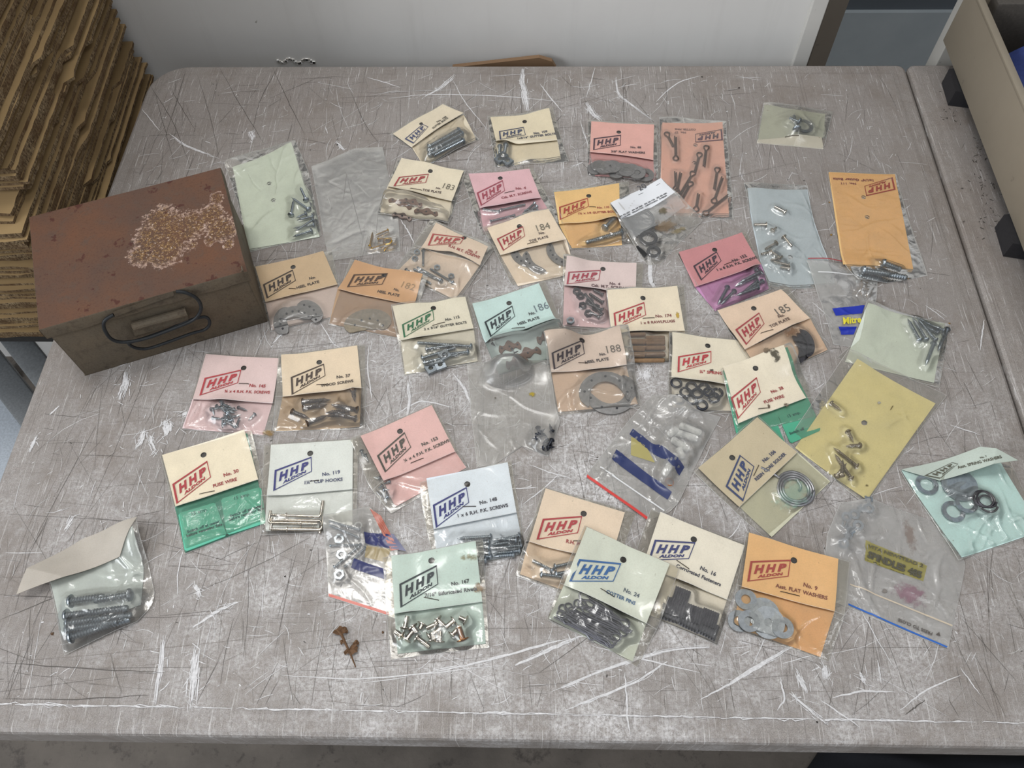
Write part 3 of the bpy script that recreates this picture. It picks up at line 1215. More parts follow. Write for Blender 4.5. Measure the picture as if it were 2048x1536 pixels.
def leaf_top(corners, W_, D_, rads, parent, scr):
    c4 = [np.array(q[:2]) for q in corners]

    def mp(x, y):
        s_, t_ = x / W_, y / D_
        return (1 - s_) * (1 - t_) * c4[0] + s_ * (1 - t_) * c4[1] + s_ * t_ * c4[2] + (1 - s_) * t_ * c4[3]
    rings = [(0.004, -.046), (0, -.044), (0, -.006), (.0012, -.003), (.004, -.0014), (.016, -.0007), (.0195, -.0001), (.021, 0)]
    b = MB()
    n = None
    V = []
    for ins_, z in rings:
        rr = rrect(W_, D_, ins_, rads)
        n = len(rr)
        V += [(*mp(x, y), z) for x, y in rr]
    fs = []
    mi = []
    for i in range(len(rings) - 1):
        for k in range(n):
            fs.append((i * n + k, i * n + (k + 1) % n, (i + 1) * n + (k + 1) % n, (i + 1) * n + k))
            mi.append(0)
    fs.append(tuple((len(rings) - 1) * n + k for k in range(n)))
    fs.append(tuple(range(n))[::-1])
    mi += [0, 0]
    b.v, b.f, b.m = V, fs, mi

    cnt = [0]

    def strip(pts, w, m, z=.00012):
        cnt[0] += 1
        z = z + (cnt[0] % 1500) * 1.5e-7
        pts = [np.asarray(q, float) for q in pts]
        k = len(pts)
        v, f = [], []
        for i, q in enumerate(pts):
            a, c_ = pts[max(0, i - 1)], pts[min(k - 1, i + 1)]
            d = (c_ - a) / (np.linalg.norm(c_ - a) + 1e-9)
            ww = w * (math.sin(math.pi * (i + .35) / (k - 1 + .7)) ** .6)
            nn = np.array([-d[1], d[0]]) * ww / 2
            v += [(*(q + nn), z), (*(q - nn), z)]
        f = [(2 * i, 2 * i + 1, 2 * i + 3, 2 * i + 2) for i in range(k - 1)]
        b.add(v, f, m)
    scr(strip)
    return b.obj('tabletop', [MTOP, MWH, MDK, MBR, MGR], parent, smooth=False)


BLc, BRc, TRc, TLc = un((-196, 1463)), un((2262, 1499)), un((1810, 126)), un((309, 129))


def jag(p, q, n, amp, rs):
    p, q = np.asarray(p, float), np.asarray(q, float)
    d = q - p
    nn = np.array([-d[1], d[0]])
    bow = rs.normal(0, amp)
    return [p + d * t + nn * (bow * math.sin(math.pi * t) + rs.normal(0, amp * .12)) for t in np.linspace(0, 1, n)]


def scratches(strip):
    rs = np.random.RandomState(5)
    W_, D_ = .914, .76
    # fine dark knife lines, mostly running away from the viewer
    for i in range(1900):
        x, y = rs.uniform(.02, .9), rs.uniform(.02, .74)
        if rs.rand() < .75 * max(0, min(1, (x - .55) / .2)) * max(0, min(1, (y - .2) / .2)):
            continue
        a = rs.choice([rs.normal(math.pi / 2, .18), rs.normal(0, .1), rs.uniform(0, math.pi)], p=[.55, .2, .25])
        l = rs.exponential(.035) + .008
        d = np.array([math.cos(a), math.sin(a)]) * l / 2
        p, q = np.array([x, y]) - d, np.array([x, y]) + d
        p, q = np.clip(p, [.022, .022], [.892, .738]), np.clip(q, [.022, .022], [.892, .738])
        strip(jag(p, q, 4, .012, rs), rs.uniform(.00016, .00034), 2 if rs.rand() < .6 else 4)
    # white scuffs, clustered towards the middle and front
    k = 0
    while k < 2600:
        x, y = rs.uniform(.02, .9), rs.uniform(.02, .74)
        dens = .12 + .9 * math.exp(-((x - .48) / .28) ** 2) * (.35 + .65 * math.exp(-((y - .28) / .30) ** 2))
        if rs.rand() > dens:
            continue
        k += 1
        a = rs.choice([rs.uniform(0, math.pi), rs.normal(.5, .35), rs.normal(math.pi / 2, .2)], p=[.5, .3, .2])
        l = rs.exponential(.009) + .0015
        if rs.rand() < .05:
            l *= 4
        d = np.array([math.cos(a), math.sin(a)]) * l / 2
        p, q = np.array([x, y]) - d, np.array([x, y]) + d
        p, q = np.clip(p, [.004, .006], [.905, .745]), np.clip(q, [.004, .006], [.905, .745])
        z = .00014 if min(p[1], q[1]) > .022 and min(p[0], q[0]) > .022 else .0006
        if z > .0005:
            continue
        strip(jag(p, q, 4, .05, rs), rs.uniform(.00022, .0006) * (1.6 if rs.rand() < .1 else 1), 1, z)
    for i in range(500):
        x, y = rs.uniform(.03, .88), rs.uniform(.03, .73)
        l = rs.uniform(.0003, .0013)
        a = rs.uniform(0, 3.14)
        d = np.array([math.cos(a), math.sin(a)]) * l
        strip([np.array([x, y]) - d, np.array([x, y]), np.array([x, y]) + d], l * rs.uniform(.5, 1.2), 1 if rs.rand() < .7 else 2, .00016)
    # the long individual marks
    big = [
        ([(778, 197), (850, 189), (960, 190), (1040, 195), (1122, 204)], .0016), ([(1045, 138), (1043, 165), (1052, 200), (1056, 222)], .0075),
        ([(845, 195), (880, 178), (912, 150)], .003), ([(905, 160), (930, 205), (975, 260)], .0012), ([(1232, 155), (1235, 190), (1310, 245)], .003),
        ([(1190, 136), (1182, 165), (1172, 195)], .0014), ([(1172, 205), (1185, 228), (1205, 244)], .0055), ([(1400, 152), (1355, 165), (1330, 185), (1312, 204)], .0018),
        ([(1080, 168), (1100, 195), (1125, 225)], .0018), ([(1160, 240), (1168, 268), (1182, 305)], .0012), ([(735, 155), (780, 168), (800, 175)], .0016),
        ([(340, 268), (365, 288), (400, 303), (440, 318)], .0022), ([(284, 218), (300, 238), (320, 262)], .0012), ([(500, 262), (507, 280)], .0045),
        ([(672, 285), (690, 300)], .0030), ([(800, 437), (815, 460), (830, 490)], .0016), ([(543, 690), (560, 672), (590, 640)], .0024),
        ([(640, 645), (668, 690), (690, 700)], .0012), ([(738, 690), (735, 740), (745, 800)], .0016), ([(815, 760), (820, 800), (812, 840)], .0020),
        ([(905, 745), (930, 780), (945, 815)], .0022), ([(790, 830), (840, 800), (905, 815)], .0018), ([(1290, 740), (1293, 760)], .0080),
        ([(1300, 500), (1300, 560), (1315, 590)], .0045), ([(1390, 520), (1400, 560), (1395, 590)], .0025), ([(960, 1000), (1000, 980), (1075, 975)], .0016),
        ([(1045, 1010), (1090, 975), (1120, 945)], .0014), ([(1060, 930), (1100, 945), (1150, 960)], .0012), ([(395, 1290), (388, 1340), (382, 1420)], .0065),
        ([(328, 1270), (322, 1330), (310, 1410)], .0030), ([(385, 1255), (430, 1225), (475, 1205)], .0030), ([(388, 1168), (400, 1195)], .0035),
        ([(690, 1055), (740, 1075)], .0012), ([(560, 1350), (700, 1360), (850, 1348), (1000, 1330)], .0012), ([(850, 1345), (980, 1320), (1140, 1275)], .0020),
        ([(1030, 1330), (1130, 1285), (1180, 1270)], .0032), ([(1100, 1385), (1210, 1340), (1330, 1300), (1420, 1295)], .0022), ([(1130, 1420), (1260, 1370), (1350, 1315)], .0020),
        ([(1250, 1345), (1255, 1440), (1260, 1470)], .0018), ([(1180, 1290), (1330, 1330), (1400, 1345)], .0014), ([(1590, 1335), (1615, 1385)], .0028),
        ([(1650, 1330), (1651, 1360)], .0055), ([(1720, 1345), (1730, 1370)], .0035), ([(1665, 1395), (1720, 1382), (1790, 1384)], .0018),
        ([(1560, 1355), (1570, 1400), (1555, 1420)], .0018), ([(1580, 1385), (1655, 1450)], .0028), ([(1640, 1400), (1700, 1440), (1720, 1455)], .0014),
        ([(1440, 1380), (1520, 1330), (1590, 1290)], .0022), ([(1400, 1400), (1500, 1345)], .0016), ([(1755, 1320), (1762, 1365)], .0014),
        ([(1800, 1420), (1850, 1380), (1920, 1350)], .0014), ([(1920, 1335), (1960, 1390)], .0012), ([(1700, 1180), (1760, 1290), (1790, 1340)], .0010),
        ([(100, 830), (120, 812)], .0020), ([(60, 905), (75, 870)], .0022), ([(215, 1050), (190, 1100), (160, 1200)], .0018),
        ([(270, 900), (285, 880), (290, 855)], .0045), ([(300, 870), (312, 905)], .0050), ([(130, 1060), (150, 1030)], .0030),
        ([(240, 800), (250, 770), (255, 740)], .0055), ([(330, 840), (335, 870)], .0075), ([(365, 830), (385, 825)], .0065),
        ([(1175, 1075), (1150, 1100)], .0015), ([(1960, 700), (1968, 640)], .0018), ([(1900, 850), (1960, 870)], .0014), ([(1850, 610), (1890, 640)], .0012),
        ([(340, 175), (360, 210), (390, 260)], -.0007), ([(372, 140), (350, 215), (325, 290)], -.0006), ([(440, 137), (480, 210), (530, 290)], -.0007),
        ([(545, 135), (575, 200), (610, 270)], -.0008), ([(555, 135), (520, 200), (505, 260)], -.0006), ([(300, 170), (345, 240), (380, 330)], -.0007),
        ([(395, 150), (420, 230), (440, 320)], -.0006), ([(310, 185), (330, 260), (350, 330)], -.0006), ([(700, 180), (730, 250), (760, 290)], -.0006),
        ([(1040, 140), (1045, 300), (1050, 420)], -.0005), ([(1245, 140), (1250, 300)], -.0005), ([(0, 1325), (180, 1338), (330, 1345)], -.0007),
        ([(10, 1398), (150, 1400), (300, 1390)], -.0008), ([(0, 1240), (120, 1190), (250, 1160)], -.0006), ([(0, 1190), (100, 1195), (230, 1200)], -.0006),
        ([(1330, 130), (1335, 240)], -.0004), ([(1810, 1430), (1850, 1400)], -.0010), ([(1740, 170), (1480, 178), (1450, 182)][1:], -.0005),
    ]
    rs = np.random.RandomState(8)
    for pts, w in big:
        wp_ = [un(p)[:2] for p in pts]
        q = edge(wp_, 14)
        q = [a + rs.normal(0, .0002, 2) for a in q]
        if w < .0019:
            strip(q, abs(w) * .8, 1 if w > 0 else 2, .0002)
        else:
            dq = np.linalg.norm(q[-1] - q[0])
            for _ in range(int(9 + w * 3200)):
                a0, a1 = sorted(rs.uniform(0, 1, 2))
                i0_, i1_ = int(a0 * (len(q) - 1)), int(a1 * (len(q) - 1)) + 1
                if i1_ - i0_ < 2:
                    continue
                mid = (a0 + a1) / 2
                off = rs.normal(0, w * .30 * math.sin(math.pi * min(.95, max(.05, mid)))) 
                t0 = q[-1] - q[0]
                nn = np.array([-t0[1], t0[0]]) / (np.linalg.norm(t0) + 1e-9)
                strip([z_ + nn * off + rs.normal(0, .00012, 2) for z_ in q[i0_:i1_ + 1]], rs.uniform(.0003, .0008 + w * .07), 1, .0002)
        if w > .002:
            for _ in range(int(w * 2500)):
                a = q[rs.randint(len(q))] + rs.normal(0, w * .8, 2)
                an = rs.uniform(0, 3.14)
                d = np.array([math.cos(an), math.sin(an)]) * rs.uniform(.001, .005)
                strip([a - d, a, a + d], rs.uniform(.0003, .0009), 1, .00018)
    # broken white line along the rim
    for i in range(210):
        x = rs.uniform(.02, .89)
        strip([np.array([x, .0185]), np.array([x + rs.uniform(.001, .006), .0185 + rs.normal(0, .0006)]), np.array([x + rs.uniform(.006, .02), .0186])], rs.uniform(.0003, .0009), 1, .0003)


table = thing('folding_table', (.45, .38, -.74), 'long scuffed grey plastic folding table covered with small packets', 'table')
b_parent = table


def at_root(o, root):
    o.location = tuple(-np.array(root.location))
    return o


at_root(leaf_top([BLc, BRc, TRc, TLc], .914, .763, (.045, .010, .010, .046), table, scratches), table)


def scr2(strip):
    rs = np.random.RandomState(9)
    for (cx, cy, sx, sy, n) in ((1895, 175, 8, 25, 25), (1900, 230, 10, 10, 18), (1955, 300, 8, 25, 40), (1970, 370, 22, 12, 60), (1985, 440, 20, 18, 40), (1900, 150, 6, 6, 10)):
        for _ in range(n):
            p = un((cx + rs.normal(0, sx), cy + rs.normal(0, sy)))[:2]
            an = rs.uniform(0, 3.14)
            d = np.array([math.cos(an), math.sin(an)]) * rs.uniform(.0006, .0025)
            strip([p - d, p, p + d], rs.uniform(.0004, .0016), 2 if rs.rand() < .6 else 4, .0002)
    for _ in range(160):
        p = np.array([rs.uniform(.95, 1.3), rs.uniform(.05, .73)])
        an = rs.uniform(0, 3.14)
        d = np.array([math.cos(an), math.sin(an)]) * rs.uniform(.001, .01)
        strip([p - d, p, p + d], rs.uniform(.0003, .0006), 1 if rs.rand() < .5 else 2, .0002)


gap = np.array([.0022, 0, 0])
R0, R1 = BRc + gap, TRc + gap
at_root(leaf_top([R0, R0 + np.array([.914, .006, 0]), R1 + np.array([.914, .004, 0]), R1], .914, .763, (.01, .045, .045, .01), table, scr2), table)
b = MB()
for x in (.12, 1.70):
    for y in (.10, .66):
        b = MB()
        b.tube([(x, y, -.046), (x, y, -.72), (x, y, -.74)], .014, 12)
        b.tube([(x, y, -.735), (x, y, -.7399)], .017, 12)
        at_root(b.obj('table_leg', [plain('#8b8f93', .4, .6)], table), table)
    b = MB()
    b.tube([(x, .10, -.40), (x, .66, -.40)], .010, 10)
    at_root(b.obj('leg_brace', [plain('#8b8f93', .4, .6)], table), table)

# ------------------------------------------------------------------ stacked flattened cartons left of the table
t = NT('kraft_board')
v = t.coord()
col = t.mix(t.ramp(t.noise(5, 5, .6, v), [(.3, K1), (.7, W1)]), lin('#a08760'), lin('#7c6547'))
MKR = t.pbr(col, .8, 0, t.noise(200, 3, .5, v), .1, .0005, .2)
t = NT('kraft_cut_edge')
v = t.coord((600, 600, 240))
v2 = t.coord()
c1 = t.ramp(t.noise(1, 3, .7, v), [(.38, lin('#43352a')), (.62, lin('#9c886a'))])
c1 = t.mix(t.ramp(t.noise(40, 4, .6, v2), [(.35, K1), (.7, W1)]), c1, lin('#594531'))
MKE = t.pbr(c1, .9, 0, t.noise(1, 3, .7, v), .5, .001, .1)
rs = np.random.RandomState(21)
zc = -.115
grp = 0
xe, ye = -.03, .43
i = 0
while zc < .34:
    th = rs.uniform(.0030, .0044)
    if grp <= 0:
        grp = rs.choice([1, 1, 2, 2, 3, 5, 7])
        xe = -.026 - .05 * max(0, zc) - abs(rs.normal(0, .0036)) - (.009 if rs.rand() < .14 else 0)
        ye = .430 + rs.uniform(-.006, .012) + (.03 if zc > .07 else 0) + .05 * max(0, zc)
    grp -= 1
    x1 = xe + rs.normal(0, .0016)
    y0 = ye + rs.normal(0, .003)
    y1 = WY - .006 - abs(rs.normal(0, .01))
    ang = math.radians(2.6 + rs.normal(0, .14))
    notch = rs.uniform(.3, .8)
    poly = []
    ns = 34
    step = rs.choice([0, .006, -.006, .010])
    for k in range(ns + 1):
        y = y0 + (y1 - y0) * k / ns
        poly.append((x1 + rs.normal(0, .00035) - (step if k / ns > notch else 0) + (rs.normal(0, .0015) if abs(k / ns - notch) < .02 else 0), y))
    poly += [(x1 - .42, y1)]
    for k in range(20):
        poly.append((x1 - .42 + .42 * k / 20, y0 + rs.normal(0, .0009)))
    ca, sa = math.cos(ang), math.sin(ang)
    px_, py_ = x1, y1
    poly = [(px_ + (x - px_) * ca - (y - py_) * sa, py_ + (x - px_) * sa + (y - py_) * ca) for x, y in poly]
    b = MB()
    n = len(poly)
    b.add([(x, y, zc) for x, y in poly] + [(x, y, zc + th) for x, y in poly],
          [tuple(range(n))[::-1], tuple(range(n, 2 * n))], 0)
    b.f += [(k, (k + 1) % n, n + (k + 1) % n, n + k) for k in range(n)]
    b.m += [1] * n
    o = b.obj('flattened_carton', [MKR, MKE], smooth=False)
    tag(o, 'brown corrugated sheet in the tall carton pile left of the table', 'cardboard', 'flattened cartons piled left of the table')
    zc += th + .0003
    i += 1
# what carries the pile
st = thing('steel_stand', (-.3, .5, -.74), 'grey steel stand under the carton pile at the left edge', 'stand')
MST = plain('#7b7e80', .5, .3)
b = MB(); b.box((-.33, .62, -.13), (.29, .175, .0145), 0, bev=.002)
at_root(b.obj('deck', [plain('#2c2a28', .8, 0)], st), st)
for (p0, p1, zz, w_) in (((-40, 590), (150, 830), -.17, .030), ((-40, 700), (110, 890), -.22, .034)):
    a, c_ = un(p0, zz), un(p1, zz)
    d = (c_ - a)[:2]
    ang = math.atan2(d[1], d[0])
    Ln = np.linalg.norm(d)
    mid = (a + c_) / 2
    b = MB()
    b.box((mid[0], mid[1], zz - .012), (Ln / 2 + .10, w_ / 2, .012), 0, ang, .002)
    at_root(b.obj('rail', [MST], st), st)
for x, y in ((-.58, .50), (-.10, .50), (-.58, .75), (-.10, .75)):
    b = MB(); b.box((x, y, -.44), (.012, .012, .30), 0)
    at_root(b.obj('stand_leg', [MST], st), st)
b = MB()
pl = [un(p, -.30) for p in ((-60, 735), (-10, 770), (70, 870), (20, 1000), (-80, 1100))]
b.prism([tuple(q[:2]) for q in pl][::-1], -.33, -.30)
b.box((-.30, .36, -.535), (.03, .03, .205))
o = b.obj('pale_bin', [plain('#b9c0c8', .5, 0)], smooth=False)
tag(o, 'pale blue-grey smooth board standing beyond the left table edge', 'board')

# scrap of board jammed behind the table
b = MB()
q = [un(p, ax=1, val=.785) for p in ((905, 133), (1078, 113.5), (1104, 121), (1112, 134))]
lo_ = [(float(q[3][0]), float(q[3][2]) - .08), (float(q[0][0]), float(q[0][2]) - .02)]
pf = [(float(p[0]), float(p[2])) for p in q] + lo_
vv_ = [(x, .783, z) for x, z in pf] + [(x, .789, z) for x, z in pf]
b.add(vv_, [tuple(range(6)), tuple(range(11, 5, -1))] + [(k, 6 + k, 6 + (k + 1) % 6, (k + 1) % 6) for k in range(6)])
b.box((float(q[3][0]) - .02, .786, -.41), (.018, .0028, .328))
tag(b.obj('board_scrap', [matte('#7d6248', .8)], smooth=False), 'brown board scrap jammed between the table and white wall', 'board')

# ------------------------------------------------------------------ rusty steel box
FL, FR = un((170, 752)), un((537, 643))
ex = (FR - FL)[:2]
BW = float(np.linalg.norm(ex))
ex = ex / BW
ey = np.array([-ex[1], ex[0]])
BH = .082
BD = .133
bang = math.atan2(ex[1], ex[0])
bx = thing('rusty_tin_box', (FL[0], FL[1], 0), 'rusty brown hinged steel box with a wire handle, left on the table', 'box')
bx.rotation_euler = (0, 0, bang)


def rust(cA, cB, cC, patch=False):
    t = NT('rusted_steel')
    v = t.coord()
    col = t.mix(t.ramp(t.noise(14, 6, .65, v), [(.3, K1), (.7, W1)]), lin(cA), lin(cB))
    col = t.mix(t.ramp(t.noise(75, 6, .75, v), [(.52, K1), (.70, (.8, .8, .8, 1))]), col, lin(cC))
    col = t.mix(t.ramp(t.noise(500, 3, .7, v), [(.5, K1), (.8, (.5, .5, .5, 1))]), col, lin('#3b241c'))
    bump = t.noise(300, 5, .7, v)
    if patch:
        # darker blisters
        col = t.mix(t.ramp(t.noise(65, 5, .6, v), [(.62, K1), (.65, (.75, .75, .75, 1))]), col, lin('#46231d'))
        # flaking pale residue with its own ragged outline
        def blob(cx, cy, rx, ry, rot):
            ca, sa = math.cos(rot), math.sin(rot)
            m_ = t.n('Mapping', {'Vector': t.n('TexCoord').outputs['Object'], 'Location': (0, 0, 0)})
            s1 = t.n('VectorMath', {0: m_.outputs[0], 1: (cx, cy, BH)}, operation='SUBTRACT').outputs[0]
            r1 = t.n('VectorRotate', {'Vector': s1, 'Angle': -rot}, rotation_type='Z_AXIS').outputs[0]
            s2 = t.n('VectorMath', {0: r1, 1: (1 / rx, 1 / ry, 0)}, operation='MULTIPLY').outputs[0]
            return t.n('VectorMath', {0: s2}, operation='LENGTH').outputs['Value']
        f = None
        for (ox_, oy_, rr_) in ((1100, 480, 110), (1050, 600, 120), (965, 715, 80), (1120, 690, 115), (1200, 560, 140), (1320, 500, 100), (1440, 440, 85), (1510, 540, 95), (1480, 325, 45), (1435, 620, 34), (1560, 640, 36), (1320, 645, 26)):
            w_ = un(O(ox_, oy_)[0], BH) - FL
            lx, ly = float(w_[0] * ex[0] + w_[1] * ex[1]), float(w_[0] * ey[0] + w_[1] * ey[1])
            bb = blob(lx, ly, rr_ * .000165, rr_ * .00019, 0)
            f = bb if f is None else t.math('MINIMUM', f, bb)
        edge_ = t.math('ADD', f, t.math('MULTIPLY', t.math('SUBTRACT', t.noise(110, 5, .7, v), .5), 1.5))
        inside = t.ramp(edge_, [(.92, W1), (1.02, K1)])
        sp = t.ramp(t.noise(900, 4, .75, v), [(.48, K1), (.58, W1)])
        res = t.mix(sp, lin('#5a3c26'), lin('#ab8c62'))
        res = t.mix(t.ramp(t.noise(420, 3, .6, v), [(.58, K1), (.68, W1)]), res, lin('#c9b8ac'))
        rimc = t.ramp(edge_, [(.55, K1), (.95, W1)])
        res = t.mix(t.math('MULTIPLY', rimc, .6), res, lin('#cdb4aa'))
        msk = t.math('MULTIPLY', inside, t.ramp(t.noise(360, 5, .8, v), [(.47, K1), (.55, W1)]))
        col = t.mix(msk, col, res)
        bump = t.math('ADD', bump, t.math('MULTIPLY', msk, .45))
    return t.pbr(col, .72, .15, bump, .35, .0008, .3)


MLID = rust('#56443b', '#6b4935', '#574a41', True)
MBODY = rust('#5b5449', '#6a5d4c', '#443c33')
b = MB()
th = .0012
for c_, h_ in (((BW / 2, th / 2, BH / 2 - .001), (BW / 2 - .001, th / 2, BH / 2 - .001)), ((BW / 2, BD - th, BH / 2 - .001), (BW / 2 - .001, th / 2, BH / 2 - .001)),
               ((.0015, BD / 2, BH / 2 - .001), (th / 2, BD / 2, BH / 2 - .001)), ((BW - .0015, BD / 2, BH / 2 - .001), (th / 2, BD / 2, BH / 2 - .001)),
               ((BW / 2, BD / 2, .0008), (BW / 2, BD / 2, .0007))):
    b.box(c_, h_, bev=.0003)
b.obj('box_body', [MBODY], bx)
# lid: dented sheet with a turned-down lip
n = 40
V, fs = [], []
g = np.zeros((n + 1, n + 1, 3))
rs = np.random.RandomState(3)
for j in range(n + 1):
    for i in range(n + 1):
        s_, t_ = i / n, j / n
        x = -.0015 + (BW + .0035) * s_
        y = -.0025 + (BD + .004) * t_
        z = BH + .0006 * math.sin(3 * s_ + 2 * t_) - .0009 * math.exp(-((s_ - .6) / .2) ** 2 - ((t_ - .5) / .3) ** 2)
        if s_ > .95 and t_ < .12:
            z -= .006 * ((s_ - .95) / .05) * (1 - t_ / .12)
            y += .004 * ((s_ - .95) / .05) * (1 - t_ / .12)
        g[j, i] = (x, y, z)
V = g.reshape(-1, 3)
fs = [q[::-1] for q in gridfaces(n, n)]
b = MB()
b.add(V, fs)
for line, nx_, ny_ in ((g[0], 0, -.0006), (g[-1], 0, .0006), (g[:, 0], -.0006, 0), (g[:, -1], .0006, 0)):
    o_ = []
    for k_, p in enumerate(line):
        o_ += [tuple(p), (p[0] + nx_, p[1] + ny_, p[2] - .001), (p[0] + nx_, p[1] + ny_, p[2] - .0135 + .0006 * math.sin(k_ * .7))]
    b.add(o_, [q for k_ in range(len(line) - 1) for q in ((3 * k_, 3 * k_ + 1, 3 * k_ + 4, 3 * k_ + 3), (3 * k_ + 1, 3 * k_ + 2, 3 * k_ + 5, 3 * k_ + 4))], 1)
    b.add([(p[0], p[1] + .0 * ny_, p[2] - .0005) for p in line[:2]], [])
b.obj('lid', [MLID, MBODY], bx)


def onbox(p, d):
    """image point -> box-local point on the plane d metres in front of the front face"""
    nrm = np.array([-ey[0], -ey[1], 0.0])
    P0 = FL + nrm * d
    ray = FW + RI * (p[0] - 1024) / FPX - UP * (p[1] - 768) / FPX
    tt = ((P0 - CAM) @ nrm) / (ray @ nrm)
    q = CAM + ray * tt - FL
    return (q[0] * ex[0] + q[1] * ex[1], q[0] * ey[0] + q[1] * ey[1], max(.003, q[2]))


def smooth_loop(pts, n=60):
    pts = [np.array(p) for p in pts]
    k = len(pts)
    out = []
    for i in range(n):
        s_ = i * k / n
        j = int(s_)
        u = s_ - j
        p0, p1, p2, p3 = pts[(j - 1) % k], pts[j], pts[(j + 1) % k], pts[(j + 2) % k]
        out.append(.5 * ((2 * p1) + (-p0 + p2) * u + (2 * p0 - 5 * p1 + 4 * p2 - p3) * u * u + (-p0 + 3 * p1 - 3 * p2 + p3) * u ** 3))
    return out


MWIRE = plain('#2e3032', .55, .5)
up_ = O(775, 1125, 715, 1165, 712, 1220, 760, 1290, 850, 1312, 1000, 1285, 1180, 1220, 1320, 1160, 1372, 1090, 1350, 1020, 1270, 975, 1185, 965)
b = MB()
pts = [onbox(p, .004 + .006 * math.sin(math.pi * i / 11)) for i, p in enumerate(up_)]
q = edge3 = None
P_ = [np.array(p) for p in pts]
sm = []
for i in range(len(P_) - 1):
    for u in np.linspace(0, 1, 5)[:-1]:
        p0, p1, p2, p3 = P_[max(0, i - 1)], P_[i], P_[i + 1], P_[min(len(P_) - 1, i + 2)]
        sm.append(.5 * ((2 * p1) + (-p0 + p2) * u + (2 * p0 - 5 * p1 + 4 * p2 - p3) * u * u + (-p0 + 3 * p1 - 3 * p2 + p3) * u ** 3))
b.tube(sm, .0016, 10)
b.obj('handle', [MWIRE], bx)
lo = O(880, 1325, 930, 1352, 1010, 1355, 1150, 1310, 1300, 1255, 1400, 1225, 1432, 1180, 1400, 1140, 1290, 1165, 1150, 1225, 1000, 1280, 900, 1310)
b = MB()
b.tube(smooth_loop([onbox(p, .006) for p in lo], 70), .0015, 10, closed=True)
b.obj('hasp_loop', [MWIRE], bx)
b = MB()
for quad in (O(770, 1105, 1180, 965, 1190, 992, 785, 1138), O(905, 1232, 1280, 1130, 1290, 1165, 920, 1272)):
    w = [onbox(p, .0062) for p in quad]
    w2 = [onbox(p, .0025) for p in quad]
    b.add(w + w2, [(3, 2, 1, 0), (0, 1, 5, 4), (1, 2, 6, 5), (2, 3, 7, 6), (3, 0, 4, 7), (4, 5, 6, 7)])
b.tube([onbox(p, .0045) for p in O(905, 1205, 1000, 1180, 1100, 1152, 1200, 1124, 1275, 1102)], .0042, 12)
b.obj('latch_plate', [MBODY], bx, smooth=False)
X, Y = np.meshgrid(GX0 + RES * np.arange(GH.shape[1]), GY0 + RES * np.arange(GH.shape[0]))

# ------------------------------------------------------------------ grey tray with rubber feet on the right
MTRAY = matte('#928878', .5)
tr = thing('parts_tray', (.96, .6, 0), 'beige open metal tray on black rubber feet at the right edge', 'tray')
b = MB()
TX, TY0, TY1, TZ0, TZ1 = .958, -.1, .775, .021, .092
b.box((TX + .0012, (TY0 + TY1) / 2, (TZ0 + TZ1) / 2), (.0012, (TY1 - TY0) / 2, (TZ1 - TZ0) / 2), 0, bev=.0005)
b.box((TX + .0035, (TY0 + TY1) / 2, TZ1), (.0040, (TY1 - TY0) / 2, .0018), 0, bev=.0008)
b.box((TX + .30, TY1 - .0012, (TZ0 + TZ1) / 2), (.298, .0012, (TZ1 - TZ0) / 2), 0, bev=.0005)
b.box((TX + .60, (TY0 + TY1) / 2, (TZ0 + TZ1) / 2), (.0012, (TY1 - TY0) / 2, (TZ1 - TZ0) / 2), 0, bev=.0005)
b.box((TX + .30, TY0 + .0012, (TZ0 + TZ1) / 2), (.298, .0012, (TZ1 - TZ0) / 2), 0, bev=.0005)
b.box((TX + .30, (TY0 + TY1) / 2, TZ0 + .003), (.298, (TY1 - TY0) / 2 - .002, .0012), 1)
at_root(b.obj('tray_shell', [MTRAY, plain('#4f4842', .7, 0)], tr), tr)
for p in ((1922, 190), (2046, 486)):
    q = un(p)
    b = MB()
    y = float(q[1])
    b.prism([(TX - .007, y - .018), (TX + .03, y - .026), (TX + .035, y + .026), (TX - .005, y + .020)], .0006, .0205)
    at_root(b.obj('rubber_foot', [RUBBER()], tr, smooth=False), tr)
for y in (.0, .70):
    for x in (TX + .56,):
        b = MB()
        b.prism([(x - .02, y - .02), (x + .02, y - .02), (x + .02, y + .02), (x - .02, y + .02)], .0006, .0205)
        at_root(b.obj('rubber_foot', [RUBBER()], tr, smooth=False), tr)


def cloth(name, cx, cy, rx, ry, z, h, mat, label, cat, seed, n=46):
    rs = np.random.RandomState(seed)
    ph = rs.uniform(0, 6, 8)
    v = []
    for j in range(n + 1):
        for i in range(n + 1):
            s_, t_ = 2 * i / n - 1, 2 * j / n - 1
            r_ = max(abs(s_), abs(t_))
            f = max(0, 1 - r_ ** 4)
            zz = z + .002 + h * f * (.55 + .22 * math.sin(5 * s_ + ph[0] + 2 * math.sin(3 * t_)) + .2 * math.sin(7 * t_ + ph[1] + 2 * s_) + .1 * math.sin(13 * (s_ + t_) + ph[2]))
            v.append((cx + rx * s_ * (1 + .08 * math.sin(4 * t_ + ph[3])), cy + ry * t_ * (1 + .08 * math.sin(5 * s_ + ph[4])), zz))
    fs = [q[::-1] for q in gridfaces(n, n)]
    o = mk(name, v, fs, [mat], None, (0, 0, 0), True)
    sd = o.modifiers.new('thickness', 'SOLIDIFY')
    sd.thickness = .0015
    sd.offset = 1
    tag(o, label, cat)
    return o


